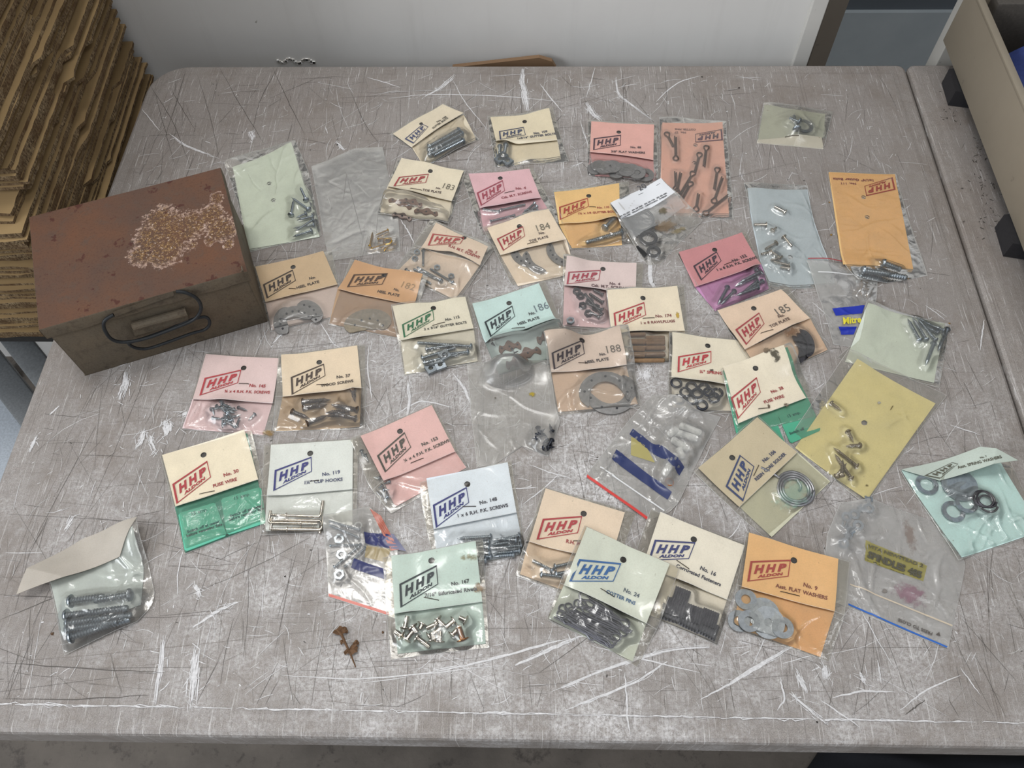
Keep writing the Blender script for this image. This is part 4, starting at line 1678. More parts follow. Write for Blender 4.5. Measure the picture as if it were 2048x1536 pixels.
cloth('blue_cloth', 1.118, .54, .135, .165, TZ0 + .008, .135, plain('#27366e', .85, 0), 'dark blue cloth bundled inside the beige tray', 'cloth', 4)
b = MB()
b.box((1.12, .752, TZ0 + .038), (.14, .010, .032), 0, 0, .002)
tag(b.obj('dark_case', [plain('#4a453f', .7, 0)]), 'dark flat case leaning inside the far end of the tray', 'case')
b = MB()
b.box((1.03, .805, -.33), (.055, .012, .41), 0, 0, .001)
tag(b.obj('upright_board', [matte('#c9c6bf', .6)], smooth=False), 'off-white upright board behind the far end of the tray', 'board')
cloth('navy_cloth', 1.25, -.02, .34, .11, -.74, .10, plain('#14161d', .9, 0), 'near-black navy cloth heaped on the floor in front of the table', 'cloth', 6)

# ------------------------------------------------------------------ the packets (bottom ones first)


def sg(Rg, L_):
    return [Rg(*q) for q in L_]


def pile(Rg, cx, cy, sx, sy, n, ln, seed, amean=None):
    rs = np.random.RandomState(seed)
    out = []
    for _ in range(n):
        x, y = cx + rs.uniform(-sx, sx), cy + rs.uniform(-sy, sy)
        a = rs.uniform(0, 6.28) if amean is None else rs.normal(amean, .25) + (math.pi if rs.rand() < .5 else 0)
        out.append(Rg(x - ln / 2 * math.cos(a), y - ln / 2 * math.sin(a), x + ln / 2 * math.cos(a), y + ln / 2 * math.sin(a)))
    return out


def piece(nm, ct, lb, kd, mt, r, pts, **kw):
    return (nm, ct, lb, kd, mt, r, kw, pts)


def pk(label, f, **k):
    return packet(label, f, **k)


RED, NAVY, BLK = '#a03438', '#30386a', '#3a3436'
Z_, ST, DK = ZINC(), STEEL(), DARKST()

# --- far rows
pk('blank pale green card packet of dome head screws beside the rusty box', A(28, 525, 590, 355, 800, 1105, 215, 1240),
   fm=dict(t=A(250, 440), r=A(700, 600), l=A(140, 840)), body=A(95, 560, 560, 370, 785, 1118, 222, 1215), col='#c6d0bd',
   bholes=A(388, 698, 420, 830), haze=.14, wr=.6, bumps=[(A(60, 520)[0], .006, .018), (A(560, 380)[0], .003, .02), (A(700, 1000)[0], .001, .02)],
   items=[piece('dome_head_screw', 'screw', 'zinc dome head screw in the blank pale green packet', 'pan', Z_, .0016, sg(A, [
       (685, 845, 633, 730), (560, 965, 584, 835), (712, 918, 565, 815), (745, 965, 610, 1000), (755, 1030, 580, 1060), (735, 1075, 575, 1125), (748, 1000, 600, 1090), (690, 940, 600, 980)]), hr=2.6, ht=1.6)])
pk('empty looking crinkled clear bag with a few brass bits in its corner', A(720, 560, 1280, 408, 1420, 1228, 855, 1305),
   fm=dict(t=A(1060, 418), r=A(1330, 640, 1400, 960)), haze=.13, wr=.2, fbump=.12, frough=.22, name='clear_bag', cat='bag',
   items=[piece('brass_hook', 'hook', 'small brass piece in the corner of the crinkled clear bag', 'pan', BRASS(), .0012, sg(A, [
       (1180, 1200, 1205, 1080), (1330, 1065, 1225, 1110), (1350, 1165, 1290, 1235), (1190, 1215, 1310, 1175), (1240, 1140, 1360, 1130)])),
       piece('brass_ring', 'ring', 'bright brass ring in the corner of the crinkled clear bag', 'spring', BRASS(), .006, sg(A, [(1320, 1150)]))])
pk('crumpled cream packet of bright bolts, farthest left of the header packets', P3(100, 700, 1195, 65, 1935, 800, 785, 1385),
   fm=dict(r=P3(1640, 280, 1620, 500), l=P3(560, 985)), header=P3(165, 690, 1180, 85, 1610, 265, 545, 965), body=P3(545, 965, 1610, 300, 1850, 770, 790, 1350),
   col='#dccfae', bcol='#d2c39d', inkc='#3c4264', logo=P3(400, 795, 770, 490, 890, 545, 580, 890), hole=P3(740, 485)[0], nring=.0022,
   texts=[('GUTTER BOLTS', P3(985, 590, 1300, 370), dict(c='#4a463c')), ('No. 108', P3(1075, 460, 1265, 345), dict(c='#4a463c', hs=.8))],
   haze=.16, wr=.8, bumps=[(P3(1350, 850)[0], .004, .022), (P3(700, 500)[0], .003, .02)],
   items=[piece('gutter_bolt', 'bolt', 'shiny zinc bolt in the crumpled cream packet at the back', 'pan', Z_, .0026, sg(P3, [
       (880, 1180, 1560, 860), (870, 1100, 1580, 780), (880, 1030, 1500, 680), (1640, 840, 1000, 1150), (1620, 720, 930, 1060), (1560, 660, 900, 980)]), point=0)])
pk('cream packet reading No. 109 gutter bolts with square nuts', B(265, 150, 725, 82, 840, 468, 322, 508),
   header=B(285, 155, 700, 90, 758, 318, 325, 322), hm=dict(t=B(520, 140), b=B(480, 345)), body=B(325, 322, 758, 318, 780, 432, 340, 500), col='#dccfa9', inkc='#3a4058',
   logo=B(345, 255, 520, 225, 535, 282, 352, 315), hole=B(527, 188)[0], texts=[('No. 109', B(593, 278, 690, 262)), ('1x3/16" GUTTER BOLTS', B(478, 312, 748, 278))],
   bumps=[(B(700, 90)[0], .005, .02), (B(560, 450)[0], .003, .012)],
   items=[piece('square_nut', 'nut', 'zinc square nut in the No. 109 gutter bolts packet', 'sqnut', Z_, .0048, sg(B, [(352, 455), (408, 468), (372, 428)])),
          piece('gutter_bolt', 'bolt', 'zinc bolt in the No. 109 gutter bolts packet', 'pan', Z_, .0022, sg(B, [(395, 352, 385, 430), (355, 360, 350, 420)]), point=0)])
pk('salmon pink packet reading No. 88 flat washers', B(975, 175, 1458, 200, 1472, 612, 972, 562), header=B(998, 185, 1442, 208, 1436, 458, 988, 402),
   body=B(988, 402, 1436, 458, 1442, 600, 1025, 572), col='#e2a99c', bcol='#cf8f8b', inkc='#45303a', logo=B(1015, 305, 1208, 280, 1205, 355, 1010, 388), hole=B(1192, 262)[0],
   texts=[('No. 88', B(1275, 374, 1350, 376)), ('3/8" FLAT WASHERS', B(1138, 404, 1378, 414))], haze=.16, bumps=[(B(1200, 520)[0], .002, .03)],
   items=[piece('flat_washer', 'washer', 'dull grey washer in the salmon No. 88 packet', 'washer', PEWTER(), .0092, sg(B, [
       (1030, 500), (1058, 490), (1088, 495), (1118, 500), (1150, 498), (1182, 505), (1215, 508), (1248, 515), (1285, 520), (1325, 530), (1385, 545)]), ri=.0036)])
pk('orange-pink card packet with loose cotter pins and an upside-down print', B(1478, 155, 1952, 182, 2005, 880, 1492, 850),
   fm=dict(t=B(1600, 150)), body=B(1500, 195, 1925, 190, 1970, 838, 1480, 830), col='#dca88c', inkc='#5a464e', logo=P2(1738, 642, 1035, 700, 1030, 485, 1715, 360),
   texts=[('COTTER PINS', P2(1045, 350, 505, 340), dict(c='#86605a')), ('No. 27', P2(790, 425, 490, 425), dict(c='#86605a', hs=.9))], bholes=B(1733, 355, 1728, 480), haze=.15, wr=.25,
   items=[piece('cotter_pin', 'pin', 'rusty brown cotter pin in the orange-pink packet', 'cotter', plain('#6b5548', .6, .4), .0013, sg(B, [
       (1525, 265, 1580, 372), (1595, 465, 1592, 295), (1765, 410, 1730, 545), (1812, 360, 1793, 510), (1595, 680, 1592, 545), (1600, 690, 1632, 540), (1725, 530, 1615, 715),
       (1705, 615, 1640, 735), (1890, 515, 1866, 672), (1860, 765, 1925, 580), (1735, 825, 1755, 700), (1790, 850, 1965, 712)]))])
pk('crumpled olive packet lying apart near the far right corner', Cc(345, 60, 888, 132, 835, 340, 290, 360), fm=dict(t=Cc(560, 70), r=Cc(860, 240)),
   body=Cc(350, 78, 830, 150, 812, 335, 300, 352), header=Cc(295, 350, 800, 330, 812, 436, 288, 385), hm=dict(b=Cc(550, 405)), col='#b9b29b', bcol='#b4b8a4', haze=.2, wr=.6,
   bumps=[(Cc(600, 240)[0], .007, .022), (Cc(400, 100)[0], .003, .015)], flap=-.003,
   items=[piece('bent_washer', 'washer', 'bright crescent of a washer in the crumpled olive packet', 'washer', Z_, .0105, sg(Cc, [(672, 215)]), ri=.0062),
          piece('dome_screw', 'screw', 'dome head screw in the crumpled olive packet', 'pan', Z_, .0022, sg(Cc, [(605, 285, 575, 175), (630, 240, 540, 200)]), hr=2.6, point=0)],
   staple=Cc(505, 352, 608, 356))
pk('blue-grey blank packet holding scattered shiny rivets', Cc(188, 690, 690, 708, 930, 1500, 388, 1528), fm=dict(r=Cc(745, 1010, 855, 1290), l=Cc(255, 1020, 310, 1300), b=Cc(560, 1530)),
   body=Cc(215, 735, 688, 745, 905, 1480, 385, 1468), bm=dict(r=Cc(742, 1010, 850, 1290), l=Cc(255, 1020, 312, 1300), b=Cc(560, 1500)), col='#b3c0c7', haze=.12, wr=.7,
   bholes=Cc(553, 1278), bumps=[(Cc(260, 760)[0], .004, .02), (Cc(700, 1050)[0], .003, .02)],
   items=[piece('rivet', 'rivet', 'bright rivet in the blue-grey blank packet', 'rivet', NICKEL(), .0015, sg(Cc, [
       (518, 935, 425, 885), (368, 1030, 265, 1030), (405, 1080, 440, 1055), (495, 1120, 562, 1200), (445, 1170, 355, 1222), (405, 1240, 325, 1262),
       (465, 1290, 400, 1310), (480, 1310, 410, 1250), (545, 1350, 420, 1320), (550, 1375, 470, 1362)]))])
pk('pink packet reading Csk. M.T. screws, under the No. 184 toe plate packet', B(85, 570, 585, 515, 800, 900, 225, 992), header=B(130, 555, 560, 520, 642, 725, 210, 800), hm=dict(t=B(350, 545)),
   body=B(210, 800, 642, 725, 740, 880, 240, 965), col='#dfb0ba', bcol='#dba9b4', inkc='#963a48', logo=B(188, 690, 372, 600, 388, 675, 218, 782), hole=B(355, 587)[0],
   texts=[('No. 4', B(465, 668, 537, 662)), ('Csk. M.T. SCREWS', B(365, 733, 580, 688))], staple=B(385, 693, 455, 678),
   items=[piece('long_screw', 'screw', 'long steel screw in the pink M.T. screws packet', 'csk', Z_, .0016, sg(B, [
       (352, 828, 232, 812), (358, 818, 532, 778), (283, 898, 460, 852), (455, 858, 560, 830), (600, 768, 515, 845), (615, 790, 560, 832)]), point=0),
       piece('hex_nut', 'nut', 'zinc nut in the pink M.T. screws packet', 'hexnut', Z_, .0038, sg(B, [(600, 800), (545, 825)]))])
pk('cream packet reading No. 183 toe plate', A(1400, 500, 1938, 590, 1802, 1008, 1235, 928), header=A(1430, 495, 1920, 595, 1825, 835, 1320, 718),
   body=A(1320, 718, 1825, 835, 1790, 995, 1262, 922), col='#e0d4b3', inkc='#9c3034', txtc='#5c4640', logo=A(1410, 645, 1645, 620, 1622, 690, 1365, 718), hole=A(1657, 600)[0],
   texts=[('No.', A(1700, 738, 1738, 742)), ('183', A(1750, 732, 1835, 752), dict(c='#77705f', bold=0, hs=1.1)), ('TOE PLATE', A(1592, 752, 1740, 776))], staple=A(1500, 735, 1590, 750), haze=.12,
   bumps=[(A(1700, 980)[0], .003, .015)],
   items=[piece('toe_plate', 'plate', 'dark wavy toe plate in the No. 183 packet', 'toe', RUSTY(), .0055, sg(A, [(1325, 815, 1505, 875), (1520, 865, 1710, 905), (1440, 830, 1590, 880)])),
          piece('rust_flake_plate', 'plate', 'rusty toe plate piece at the left of the No. 183 packet', 'toe', plain('#8d7f78', .5, .7), .005, sg(A, [(1340, 865, 1490, 905)]))])
pk('yellow packet reading 1 1/2 x 1/4 gutter bolts', B(725, 670, 1262, 612, 1290, 1052, 850, 1088), header=B(735, 685, 1195, 622, 1202, 865, 770, 910),
   body=B(770, 910, 1202, 865, 1215, 1060, 862, 1082), col='#e4bc70', bcol='#e0b468', inkc='#a43a28', logo=B(770, 790, 972, 725, 982, 785, 775, 882), hole=B(980, 712)[0],
   texts=[('No. 110', B(1040, 802, 1125, 797)), ('1½ x 1/4 GUTTER BOLTS', B(905, 843, 1188, 826))], staple=B(985, 785, 1030, 787), wr=.6,
   items=[piece('large_bolt', 'bolt', 'thick zinc bolt in the yellow gutter bolts packet', 'pan', Z_, .0028, sg(B, [(1222, 975, 957, 1052), (1082, 955, 1160, 880)]), point=0, hr=1.8)])
pk('buff packet reading R.H. M.T. screws, tilted to the right', PX(862, 438, 992, 493, 915, 607, 787, 543), header=PX(872, 445, 976, 493, 960, 530, 842, 495), hm=dict(b=PX(900, 502)),
   body=PX(842, 495, 960, 530, 909, 600, 796, 541), col='#dac4a4', inkc='#a2403c', logo=A(1675, 1090, 1925, 1122, 1893, 1172, 1635, 1185), hole=A(1922, 1125)[0],
   texts=[('No. 5', A(1950, 1228, 2020, 1250)), ('R.H. M.T. SCREWS', A(1797, 1192, 2040, 1288))], haze=.15, wr=.7, bumps=[(PX(935, 515)[0], .005, .02)],
   items=[piece('machine_screw', 'screw', 'zinc machine screw in the tilted buff packet', 'pan', Z_, .0015, sg(D, [
       (1600, 335, 1370, 235), (1590, 325, 1395, 212), (1685, 345, 1500, 232), (1445, 80, 1443, 210), (1300, 235, 1505, 350)]), point=0),
       piece('hex_nut', 'nut', 'small zinc nut in the tilted buff packet', 'hexnut', Z_, .0034, sg(D, [(1395, 95), (1378, 145), (1553, 215), (1663, 283)]))])
pk('cream packet reading No. 184 toe plate over the pink screws packet', B(230, 935, 718, 795, 902, 1278, 438, 1345), header=B(262, 938, 695, 805, 822, 1018, 355, 1130),
   body=B(355, 1130, 822, 1018, 888, 1255, 480, 1350), col='#e3cfab', inkc='#983034', txtc='#564440', logo=B(330, 1015, 515, 925, 530, 995, 375, 1100), hole=B(490, 928)[0],
   texts=[('184', B(620, 962, 712, 940), dict(c='#77705f', bold=0, hs=1.1)), ('No.', B(630, 985, 672, 975)), ('TOE PLATE', B(562, 1040, 695, 1005))], staple=B(545, 1058, 620, 1042), haze=.14, wr=.6,
   items=[piece('crescent_plate', 'plate', 'grey steel crescent plate in the No. 184 packet', 'heel', PEWTER(), .026, sg(B, [(600, 1020, 500, 1150), (690, 1060, 590, 1190), (860, 1010, 760, 1130)]), ri=.0175, ha=.85)])
pk('clear parts bag with white label and three black rubber rings', P5(0, 490, 878, 55, 1575, 768, 635, 1536), fm=dict(r=P5(1230, 380), b=P5(860, 1530, 1080, 1235), l=P5(180, 820, 380, 1110)),
   haze=.16, wr=.5, name='ring_seal_bag', cat='bag',
   items=[piece('large_rubber_ring', 'ring', 'large thin black rubber ring, biggest of three in the labelled bag', 'oring', RUBBER(), .0165, sg(P5, [(512, 672)]), th=.0013),
          piece('rubber_ring', 'ring', 'middle thick black rubber ring in the labelled bag', 'oring', RUBBER(), .0098, sg(P5, [(663, 1030)]), th=.0018),
          piece('small_rubber_ring', 'ring', 'smallest black rubber ring beside the black bar in the labelled bag', 'oring', RUBBER(), .0074, sg(P5, [(752, 1276)]), th=.0016)],
   prints=[('white_label', P5(5, 495, 868, 62, 1105, 345, 185, 815), clearink('#e4e5e8', .93)),
           ('frosted_panel', P5(185, 815, 1105, 345, 1285, 570, 380, 1108), clearink('#d0d0ce', .26)), ('black_bar', P5(445, 1212, 497, 1192, 636, 1365, 585, 1397), clearink('#141416', 1.0)),
           ('label_box', P5(445, 345, 850, 150, 853, 158, 448, 353), clearink('#55555a', .8))],
   texts=[('QUANTITY', P5(175, 415, 345, 333), dict(c='#2c2c30', off=.0005)), ('20', P5(515, 270, 640, 208), dict(c='#3c3c44', bold=0, off=.0005)),
          ('(09) 525 6015   (04) 568 3664   (03) 366 7126   (03) 455 3989', P5(170, 722, 975, 315), dict(c='#2c2c30', off=.0005, bold=.03)),
          ('AUCKLAND   WELLINGTON   CHRISTCHURCH   DUNEDIN', P5(197, 750, 975, 355), dict(c='#2c2c30', off=.0005, bold=.03))],
   stains=[(P5(960, 860)[0], .019, .010, .3, '#8a6c44', .40), (P5(905, 620)[0], .007, .006, .3, '#57502c', .6), (P5(1170, 940)[0], .014, .004, .5, '#8d7c52', .5)])
pk('small zip bag with blue and yellow print and tiny brass screws', F(935, 207, 1425, 240, 1310, 805, 1118, 780), fm=dict(l=F(1050, 540), r=F(1410, 470)), haze=.22, wr=.5, name='zip_bag', cat='bag',
   prints=[('red_strip', F(935, 205, 1175, 208, 1175, 216, 935, 214), clearink('#a23238', .8)), ('zip_line', F(1005, 294, 1290, 298, 1290, 304, 1005, 302), clearink('#e6e6e6', .7)),
           ('blue_bar', P7(213, 820, 768, 765, 722, 905, 275, 945), clearink('#1c2fa0', .96)), ('blue_bar', P7(318, 1135, 632, 1130, 580, 1265, 363, 1272), clearink('#1c2fa0', .96))],
   texts=[('Mitre', P7(400, 1092, 720, 1062), dict(c='#d8cc1e', bold=.03, shear=.3, hs=1.3, off=.0009))],
   items=[piece('tiny_brass_screw', 'screw', 'tiny brass screw in the zip bag with blue and yellow print', 'pan', DBRASS(), .0011, pile(P7, 735, 500, 70, 120, 12, 90, 5))])
pk('orange-yellow packet lying upside down with thick grey bolts, far right', Cc(848, 603, 1388, 620, 1638, 1420, 1085, 1445), fm=dict(r=Cc(1480, 950), l=Cc(900, 900, 975, 1330), b=Cc(1300, 1475)),
   body=Cc(857, 608, 1378, 625, 1522, 1372, 970, 1335), bm=dict(r=Cc(1440, 950), l=Cc(905, 950)), col='#dcae62', inkc='#8c3224', logo=P4(1550, 400, 950, 530, 912, 325, 1490, 145),
   texts=[('No. 111', P4(735, 262, 430, 255), dict(hs=.8)), ('1x1/4" Gutter Bolts', P4(1090, 190, 265, 158), dict(hs=.9))], bholes=P4(893, 562, 967, 968), haze=.10, wr=.4,
   items=[piece('thick_bolt', 'bolt', 'long thick grey bolt at the bottom of the upside-down orange-yellow packet', 'pan', Z_, .0036, sg(Cc, [(1095, 1388, 1470, 1440)]), point=0, hr=1.6),
          piece('short_bolt', 'bolt', 'short grey bolt at the bottom of the upside-down orange-yellow packet', 'pan', Z_, .0034, sg(Cc, [(1255, 1325, 1420, 1378)]), point=0, hr=1.6)])

# --- middle rows
pk('tan packet reading No. heel plate beside the rusty box', D(100, 210, 722, 80, 838, 590, 238, 722), fm=dict(r=D(775, 330)), header=D(120, 210, 655, 85, 768, 350, 200, 488),
   body=D(200, 488, 768, 350, 795, 590, 250, 712), col='#cfb284', bcol='#cdb7a4', inkc='#40342c', logo=D(180, 350, 415, 232, 440, 318, 210, 460), hole=D(418, 213)[0],
   texts=[('No.', D(547, 312, 597, 298)), ('HEEL PLATE', D(447, 385, 625, 335))], staple=D(385, 382, 440, 386), haze=.16, wr=.4,
   items=[piece('heel_plate', 'plate', 'grey heel plate in the tan No. heel plate packet beside the box', 'heel', PEWTER(), .0235, sg(D, [(425, 565, 330, 640), (440, 560, 560, 560), (400, 610, 470, 480)]), ri=.010, ha=1.05)])
pk('orange-tan packet reading No. 182 heel plate', D(870, 150, 1480, 290, 1290, 782, 692, 665), header=D(905, 155, 1440, 268, 1370, 515, 770, 385), body=D(770, 385, 1370, 515, 1268, 772, 705, 658),
   col='#cb9c66', bcol='#aa875f', inkc='#4a3424', logo=P6(690, 1010, 1390, 985, 1275, 1215, 550, 1270), hole=P6(1310, 1030)[0],
   texts=[('No.', P6(1505, 1330, 1612, 1362)), ('182', P6(1650, 1270, 1915, 1345), dict(c='#9a7c54', bold=0)), ('HEEL PLATE', P6(1170, 1375, 1615, 1468))], haze=.2, wr=.4, frough=.25,
   items=[piece('heel_plate', 'plate', 'broad worn heel plate in the orange-tan No. 182 packet', 'heel', plain('#958a78', .6, .5), .0285, sg(D, [(985, 655, 1000, 400)]), ri=.004, ha=1.45)])
pk('cream packet reading No. 112 gutter bolts with green logo', D(1190, 510, 1800, 438, 1905, 960, 1290, 1068), header=D(1200, 520, 1775, 447, 1840, 695, 1265, 790),
   body=D(1265, 790, 1840, 695, 1872, 955, 1300, 1060), col='#dad2b6', bcol='#d3ccb4', inkc='#23643c', txtc='#40403a', logo=D(1275, 665, 1520, 545, 1530, 628, 1290, 770), hole=D(1523, 537)[0],
   texts=[('No. 112', D(1620, 638, 1732, 612)), ('2 x 3/16" GUTTER BOLTS', D(1450, 710, 1787, 655))], staple=D(1515, 668, 1612, 640), wr=.6, bumps=[(D(1640, 920)[0], .002, .02)],
   items=[piece('gutter_bolt', 'bolt', 'threaded zinc bolt in the No. 112 packet', 'pan', Z_, .0022, sg(D, [(1835, 850, 1400, 818), (1810, 890, 1560, 920), (1425, 945, 1700, 862), (1440, 980, 1720, 915), (1460, 870, 1700, 850)]), point=0, pitch=.0012),
          piece('square_nut', 'nut', 'zinc square nut in the No. 112 packet', 'sqnut', Z_, .0048, sg(D, [(1610, 898, 1650, 890), (1497, 985, 1530, 982), (1578, 982, 1620, 980)]))])
pk('pale pink packet reading Csk. M.T. with dark nuts', E(895, 115, 1525, 185, 1500, 725, 882, 682), header=E(920, 125, 1470, 180, 1463, 432, 900, 355), body=E(900, 355, 1463, 432, 1450, 700, 890, 672),
   col='#dcc6c3', bcol='#dcb9bb', inkc='#9c3c48', txtc='#6a4a50', logo=E(932, 250, 1188, 235, 1175, 315, 918, 348), hole=E(1205, 228)[0],
   texts=[('No. 4', E(1257, 350, 1340, 356)), ('Csk. M.T. SCREWS', E(1112, 364, 1400, 392))], haze=.12,
   items=[piece('dark_nut', 'nut', 'dark hexagonal nut in the pale pink packet', 'hexnut', DK, .0042, sg(E, [(1000, 402), (1028, 432), (1045, 515), (1090, 575), (1150, 530), (1100, 480)])),
          piece('corner_nut', 'nut', 'hexagonal nut alone in the lower left corner of the pale pink packet', 'hexnut', Z_, .0042, sg(E, [(950, 635)])),
          piece('dark_screw', 'screw', 'short dark steel screw in the pale pink packet', 'csk', ST, .0018, sg(E, [(1195, 605, 1060, 440), (1205, 500, 1100, 430), (1205, 440, 1130, 400), (1200, 570, 1090, 520), (1180, 590, 1110, 560)]), point=0)])
pk('pale blue packet reading No. 186 heel plate', E(150, 500, 752, 322, 962, 882, 385, 1068), header=E(175, 500, 700, 340, 840, 628, 280, 815), body=E(280, 815, 840, 628, 935, 885, 385, 1058),
   col='#bcdad8', bcol='#b9cdc8', inkc='#262e32', logo=E(270, 645, 490, 515, 512, 600, 318, 765), hole=E(465, 497)[0],
   texts=[('No.', E(624, 592, 675, 580)), ('186', E(680, 568, 785, 535), dict(c='#70808a', bold=0, hs=1.1)), ('HEEL PLATE', E(537, 672, 706, 618))], staple=E(485, 692, 590, 688), haze=.16,
   items=[piece('rust_eaten_plate', 'plate', 'rust-eaten plate fragment in the pale blue No. 186 packet', 'toe', RUSTY(), .0075, sg(E, [(385, 860, 560, 820), (520, 850, 720, 780), (690, 790, 850, 730), (440, 920, 620, 870)])),
          piece('small_tack', 'tack', 'small tack near the left of the No. 186 packet', 'pan', DK, .0009, sg(E, [(330, 815, 360, 850), (480, 800, 500, 825), (500, 830, 540, 812)]))],
   stains=[])
pk('cream packet reading No. 174 rawlplugs', E(1230, 385, 1842, 352, 1902, 950, 1298, 968), header=E(1238, 395, 1790, 360, 1850, 715, 1272, 745), body=E(1272, 745, 1850, 715, 1872, 935, 1300, 960),
   col='#e6d8b6', bcol='#dccfae', inkc='#a8343a', txtc='#8a4440', logo=E(1288, 575, 1530, 488, 1545, 590, 1300, 700), hole=E(1520, 457)[0],
   texts=[('No. 174', E(1620, 610, 1747, 604)), ('1 x 8 RAWLPLUGS', E(1505, 662, 1774, 646))], staple=E(1518, 622, 1612, 610), haze=.13,
   stains=[(E(1795, 590)[0], .002, .005, 0, '#c9a83c', .9)],
   items=[piece('fibre_plug', 'wall plug', 'brown fibre wall plug in the No. 174 packet', 'rod', FIBRE(), .0022, sg(E, [
       (1405, 752 + 24 * i, 1698 if i % 2 else 1540, 748 + 24 * i) for i in range(8)] + [(1545, 750 + 24 * i, 1700, 750 + 24 * i) for i in range(0, 8, 2)]))])
pk('cream packet reading 1/4 inch spring washers', F(-5, 690, 575, 755, 560, 1252, -12, 1228), header=F(15, 698, 562, 760, 535, 1072, 10, 1005), body=F(10, 1005, 535, 1072, 552, 1236, 18, 1212),
   col='#e0d6ba', bcol='#d6cbb0', inkc='#b02e34', logo=F(55, 862, 282, 825, 282, 905, 52, 972), hole=F(258, 790)[0],
   texts=[('¼" SPRING WASHERS', F(202, 975, 520, 1000))], haze=.12, stains=[(F(285, 955)[0], .003, .002, 0, '#4a3c30', .8)],
   items=[piece('spring_washer', 'washer', 'black spring washer in the 1/4 inch spring washers packet', 'spring', BLACKM(), .0066, sg(F, [
       (45, 1038), (150, 1062), (235, 1072), (325, 1105), (62, 1150), (148, 1152), (222, 1188), (305, 1132), (105, 1112), (190, 1110), (270, 1100)]), th=.0020)])
pk('brown-grey packet reading No. 188 heel plate in the centre', E(725, 735, 1400, 672, 1508, 1312, 848, 1382), header=E(740, 735, 1335, 672, 1392, 985, 798, 1045),
   body=E(798, 1045, 1392, 985, 1480, 1292, 855, 1355), col='#d0baa2', bcol='#ceb08c', inkc='#382e32', logo=E(800, 885, 1045, 785, 1062, 895, 818, 1022), hole=E(1040, 790)[0],
   texts=[('No.', E(1180, 912, 1230, 904)), ('188', E(1240, 892, 1352, 876), dict(c='#6f665e', bold=0, hs=1.1)), ('HEEL PLATE', E(1066, 973, 1252, 945))], staple=E(1015, 938, 1085, 940), haze=.16, wr=.7,
   items=[piece('heel_plate', 'plate', 'faint grey heel plate in the central No. 188 packet', 'heel', PEWTER(), .0255, sg(E, [(1270, 1120, 1300, 1250), (1240, 1160, 1180, 1050)]), ri=.0145, ha=2.0)])
pk('purple-pink packet reading No. 152 R.H. P.K. screws', F(45, 155, 522, 8, 688, 405, 298, 562), header=F(60, 150, 490, 16, 622, 235, 170, 388), body=F(170, 388, 622, 235, 674, 400, 308, 553),
   col='#cd868c', bcol='#c07fb2', inkc='#35222c', logo=F(158, 245, 318, 145, 352, 210, 212, 345), hole=F(305, 135)[0], haze=.07,
   texts=[('No. 152', F(432, 220, 528, 180)), ('1 x 8 R.H. P.K. SCREWS', F(326, 280, 600, 192))], staple=F(370, 237, 425, 215),
   items=[piece('sheet_metal_screw', 'screw', 'blue-zinc screw in the purple-pink No. 152 packet', 'pan', Z_, .0020, sg(F, [
       (395, 388, 322, 520), (600, 318, 440, 388), (445, 415, 345, 515), (612, 300, 470, 370), (640, 345, 520, 430), (600, 350, 470, 455), (575, 280, 640, 330), (610, 390, 450, 450)]))])
pk('blank pale green packet of zinc screws at the right', F(1345, 478, 1908, 640, 1838, 1075, 1140, 872), body=F(1354, 497, 1878, 640, 1802, 1042, 1195, 900), bm=dict(t=F(1440, 530)), fm=dict(l=F(1290, 745)),
   col='#c4cdbb', haze=.10, wr=.4, bumps=[(F(1380, 510)[0], .003, .02)],
   items=[piece('zinc_screw', 'screw', 'blue-zinc screw in the blank pale green packet at the right', 'pan', Z_, .0021, sg(F, [
       (1705, 770, 1618, 612), (1752, 765, 1650, 600), (1835, 690, 1680, 600), (1800, 770, 1740, 928), (1893, 672, 1825, 832), (1845, 700, 1700, 625), (1815, 765, 1672, 612), (1880, 690, 1790, 650)]))])
pk('pale tan packet reading No. 185 toe plate', F(320, 545, 805, 392, 1088, 820, 598, 1012), fm=dict(r=F(975, 600)), header=F(325, 548, 758, 404, 955, 600, 512, 815), hm=dict(r=F(800, 440)),
   body=F(512, 815, 955, 600, 1075, 818, 620, 1008), col='#dfc4a2', bcol='#d9b890', inkc='#9c2f36', txtc='#6a5248', logo=F(445, 680, 608, 562, 645, 638, 520, 785), hole=F(572, 535)[0],
   texts=[('185', F(742, 582, 830, 545), dict(c='#6a6258', bold=0)), ('No.', F(744, 600, 785, 585)), ('TOE PLATE', F(688, 668, 822, 610))], staple=F(615, 715, 698, 695), haze=.1, wr=.6,
   stains=[(F(830, 710)[0], .010, .006, .4, '#6a4c34', .8)],
   items=[piece('crescent_plate', 'plate', 'dark steel crescent plate in the No. 185 packet', 'heel', DK, .024, sg(F, [(810, 740, 960, 800), (780, 760, 930, 820), (840, 720, 985, 770)]), ri=.017, ha=.85)])
pk('clear crinkled bag with a cluster of black screws', E(135, 975, 780, 945, 0, 0, 0, 0)[:2] + H_(1795, 525, 1240, 608), fm=dict(r=H_(1860, 160, 1892, 240), b=H_(1385, 582, 1600, 445), l=H_(1190, 200)),
   haze=.15, wr=.4, fbump=.2, frough=.25, name='clear_bag', cat='bag',
   items=[piece('black_screw', 'screw', 'short black screw clustered in the crinkled clear bag', 'pan', BLACKM(), .0017, pile(H_, 1765, 385, 60, 85, 13, 75, 9))],
   stains=[(H_(1675, 32)[0], .004, .003, 0, '#a08a20', .9), (H_(1380, 58)[0], .0015, .0012, 0, '#4a3a2c', .9)])
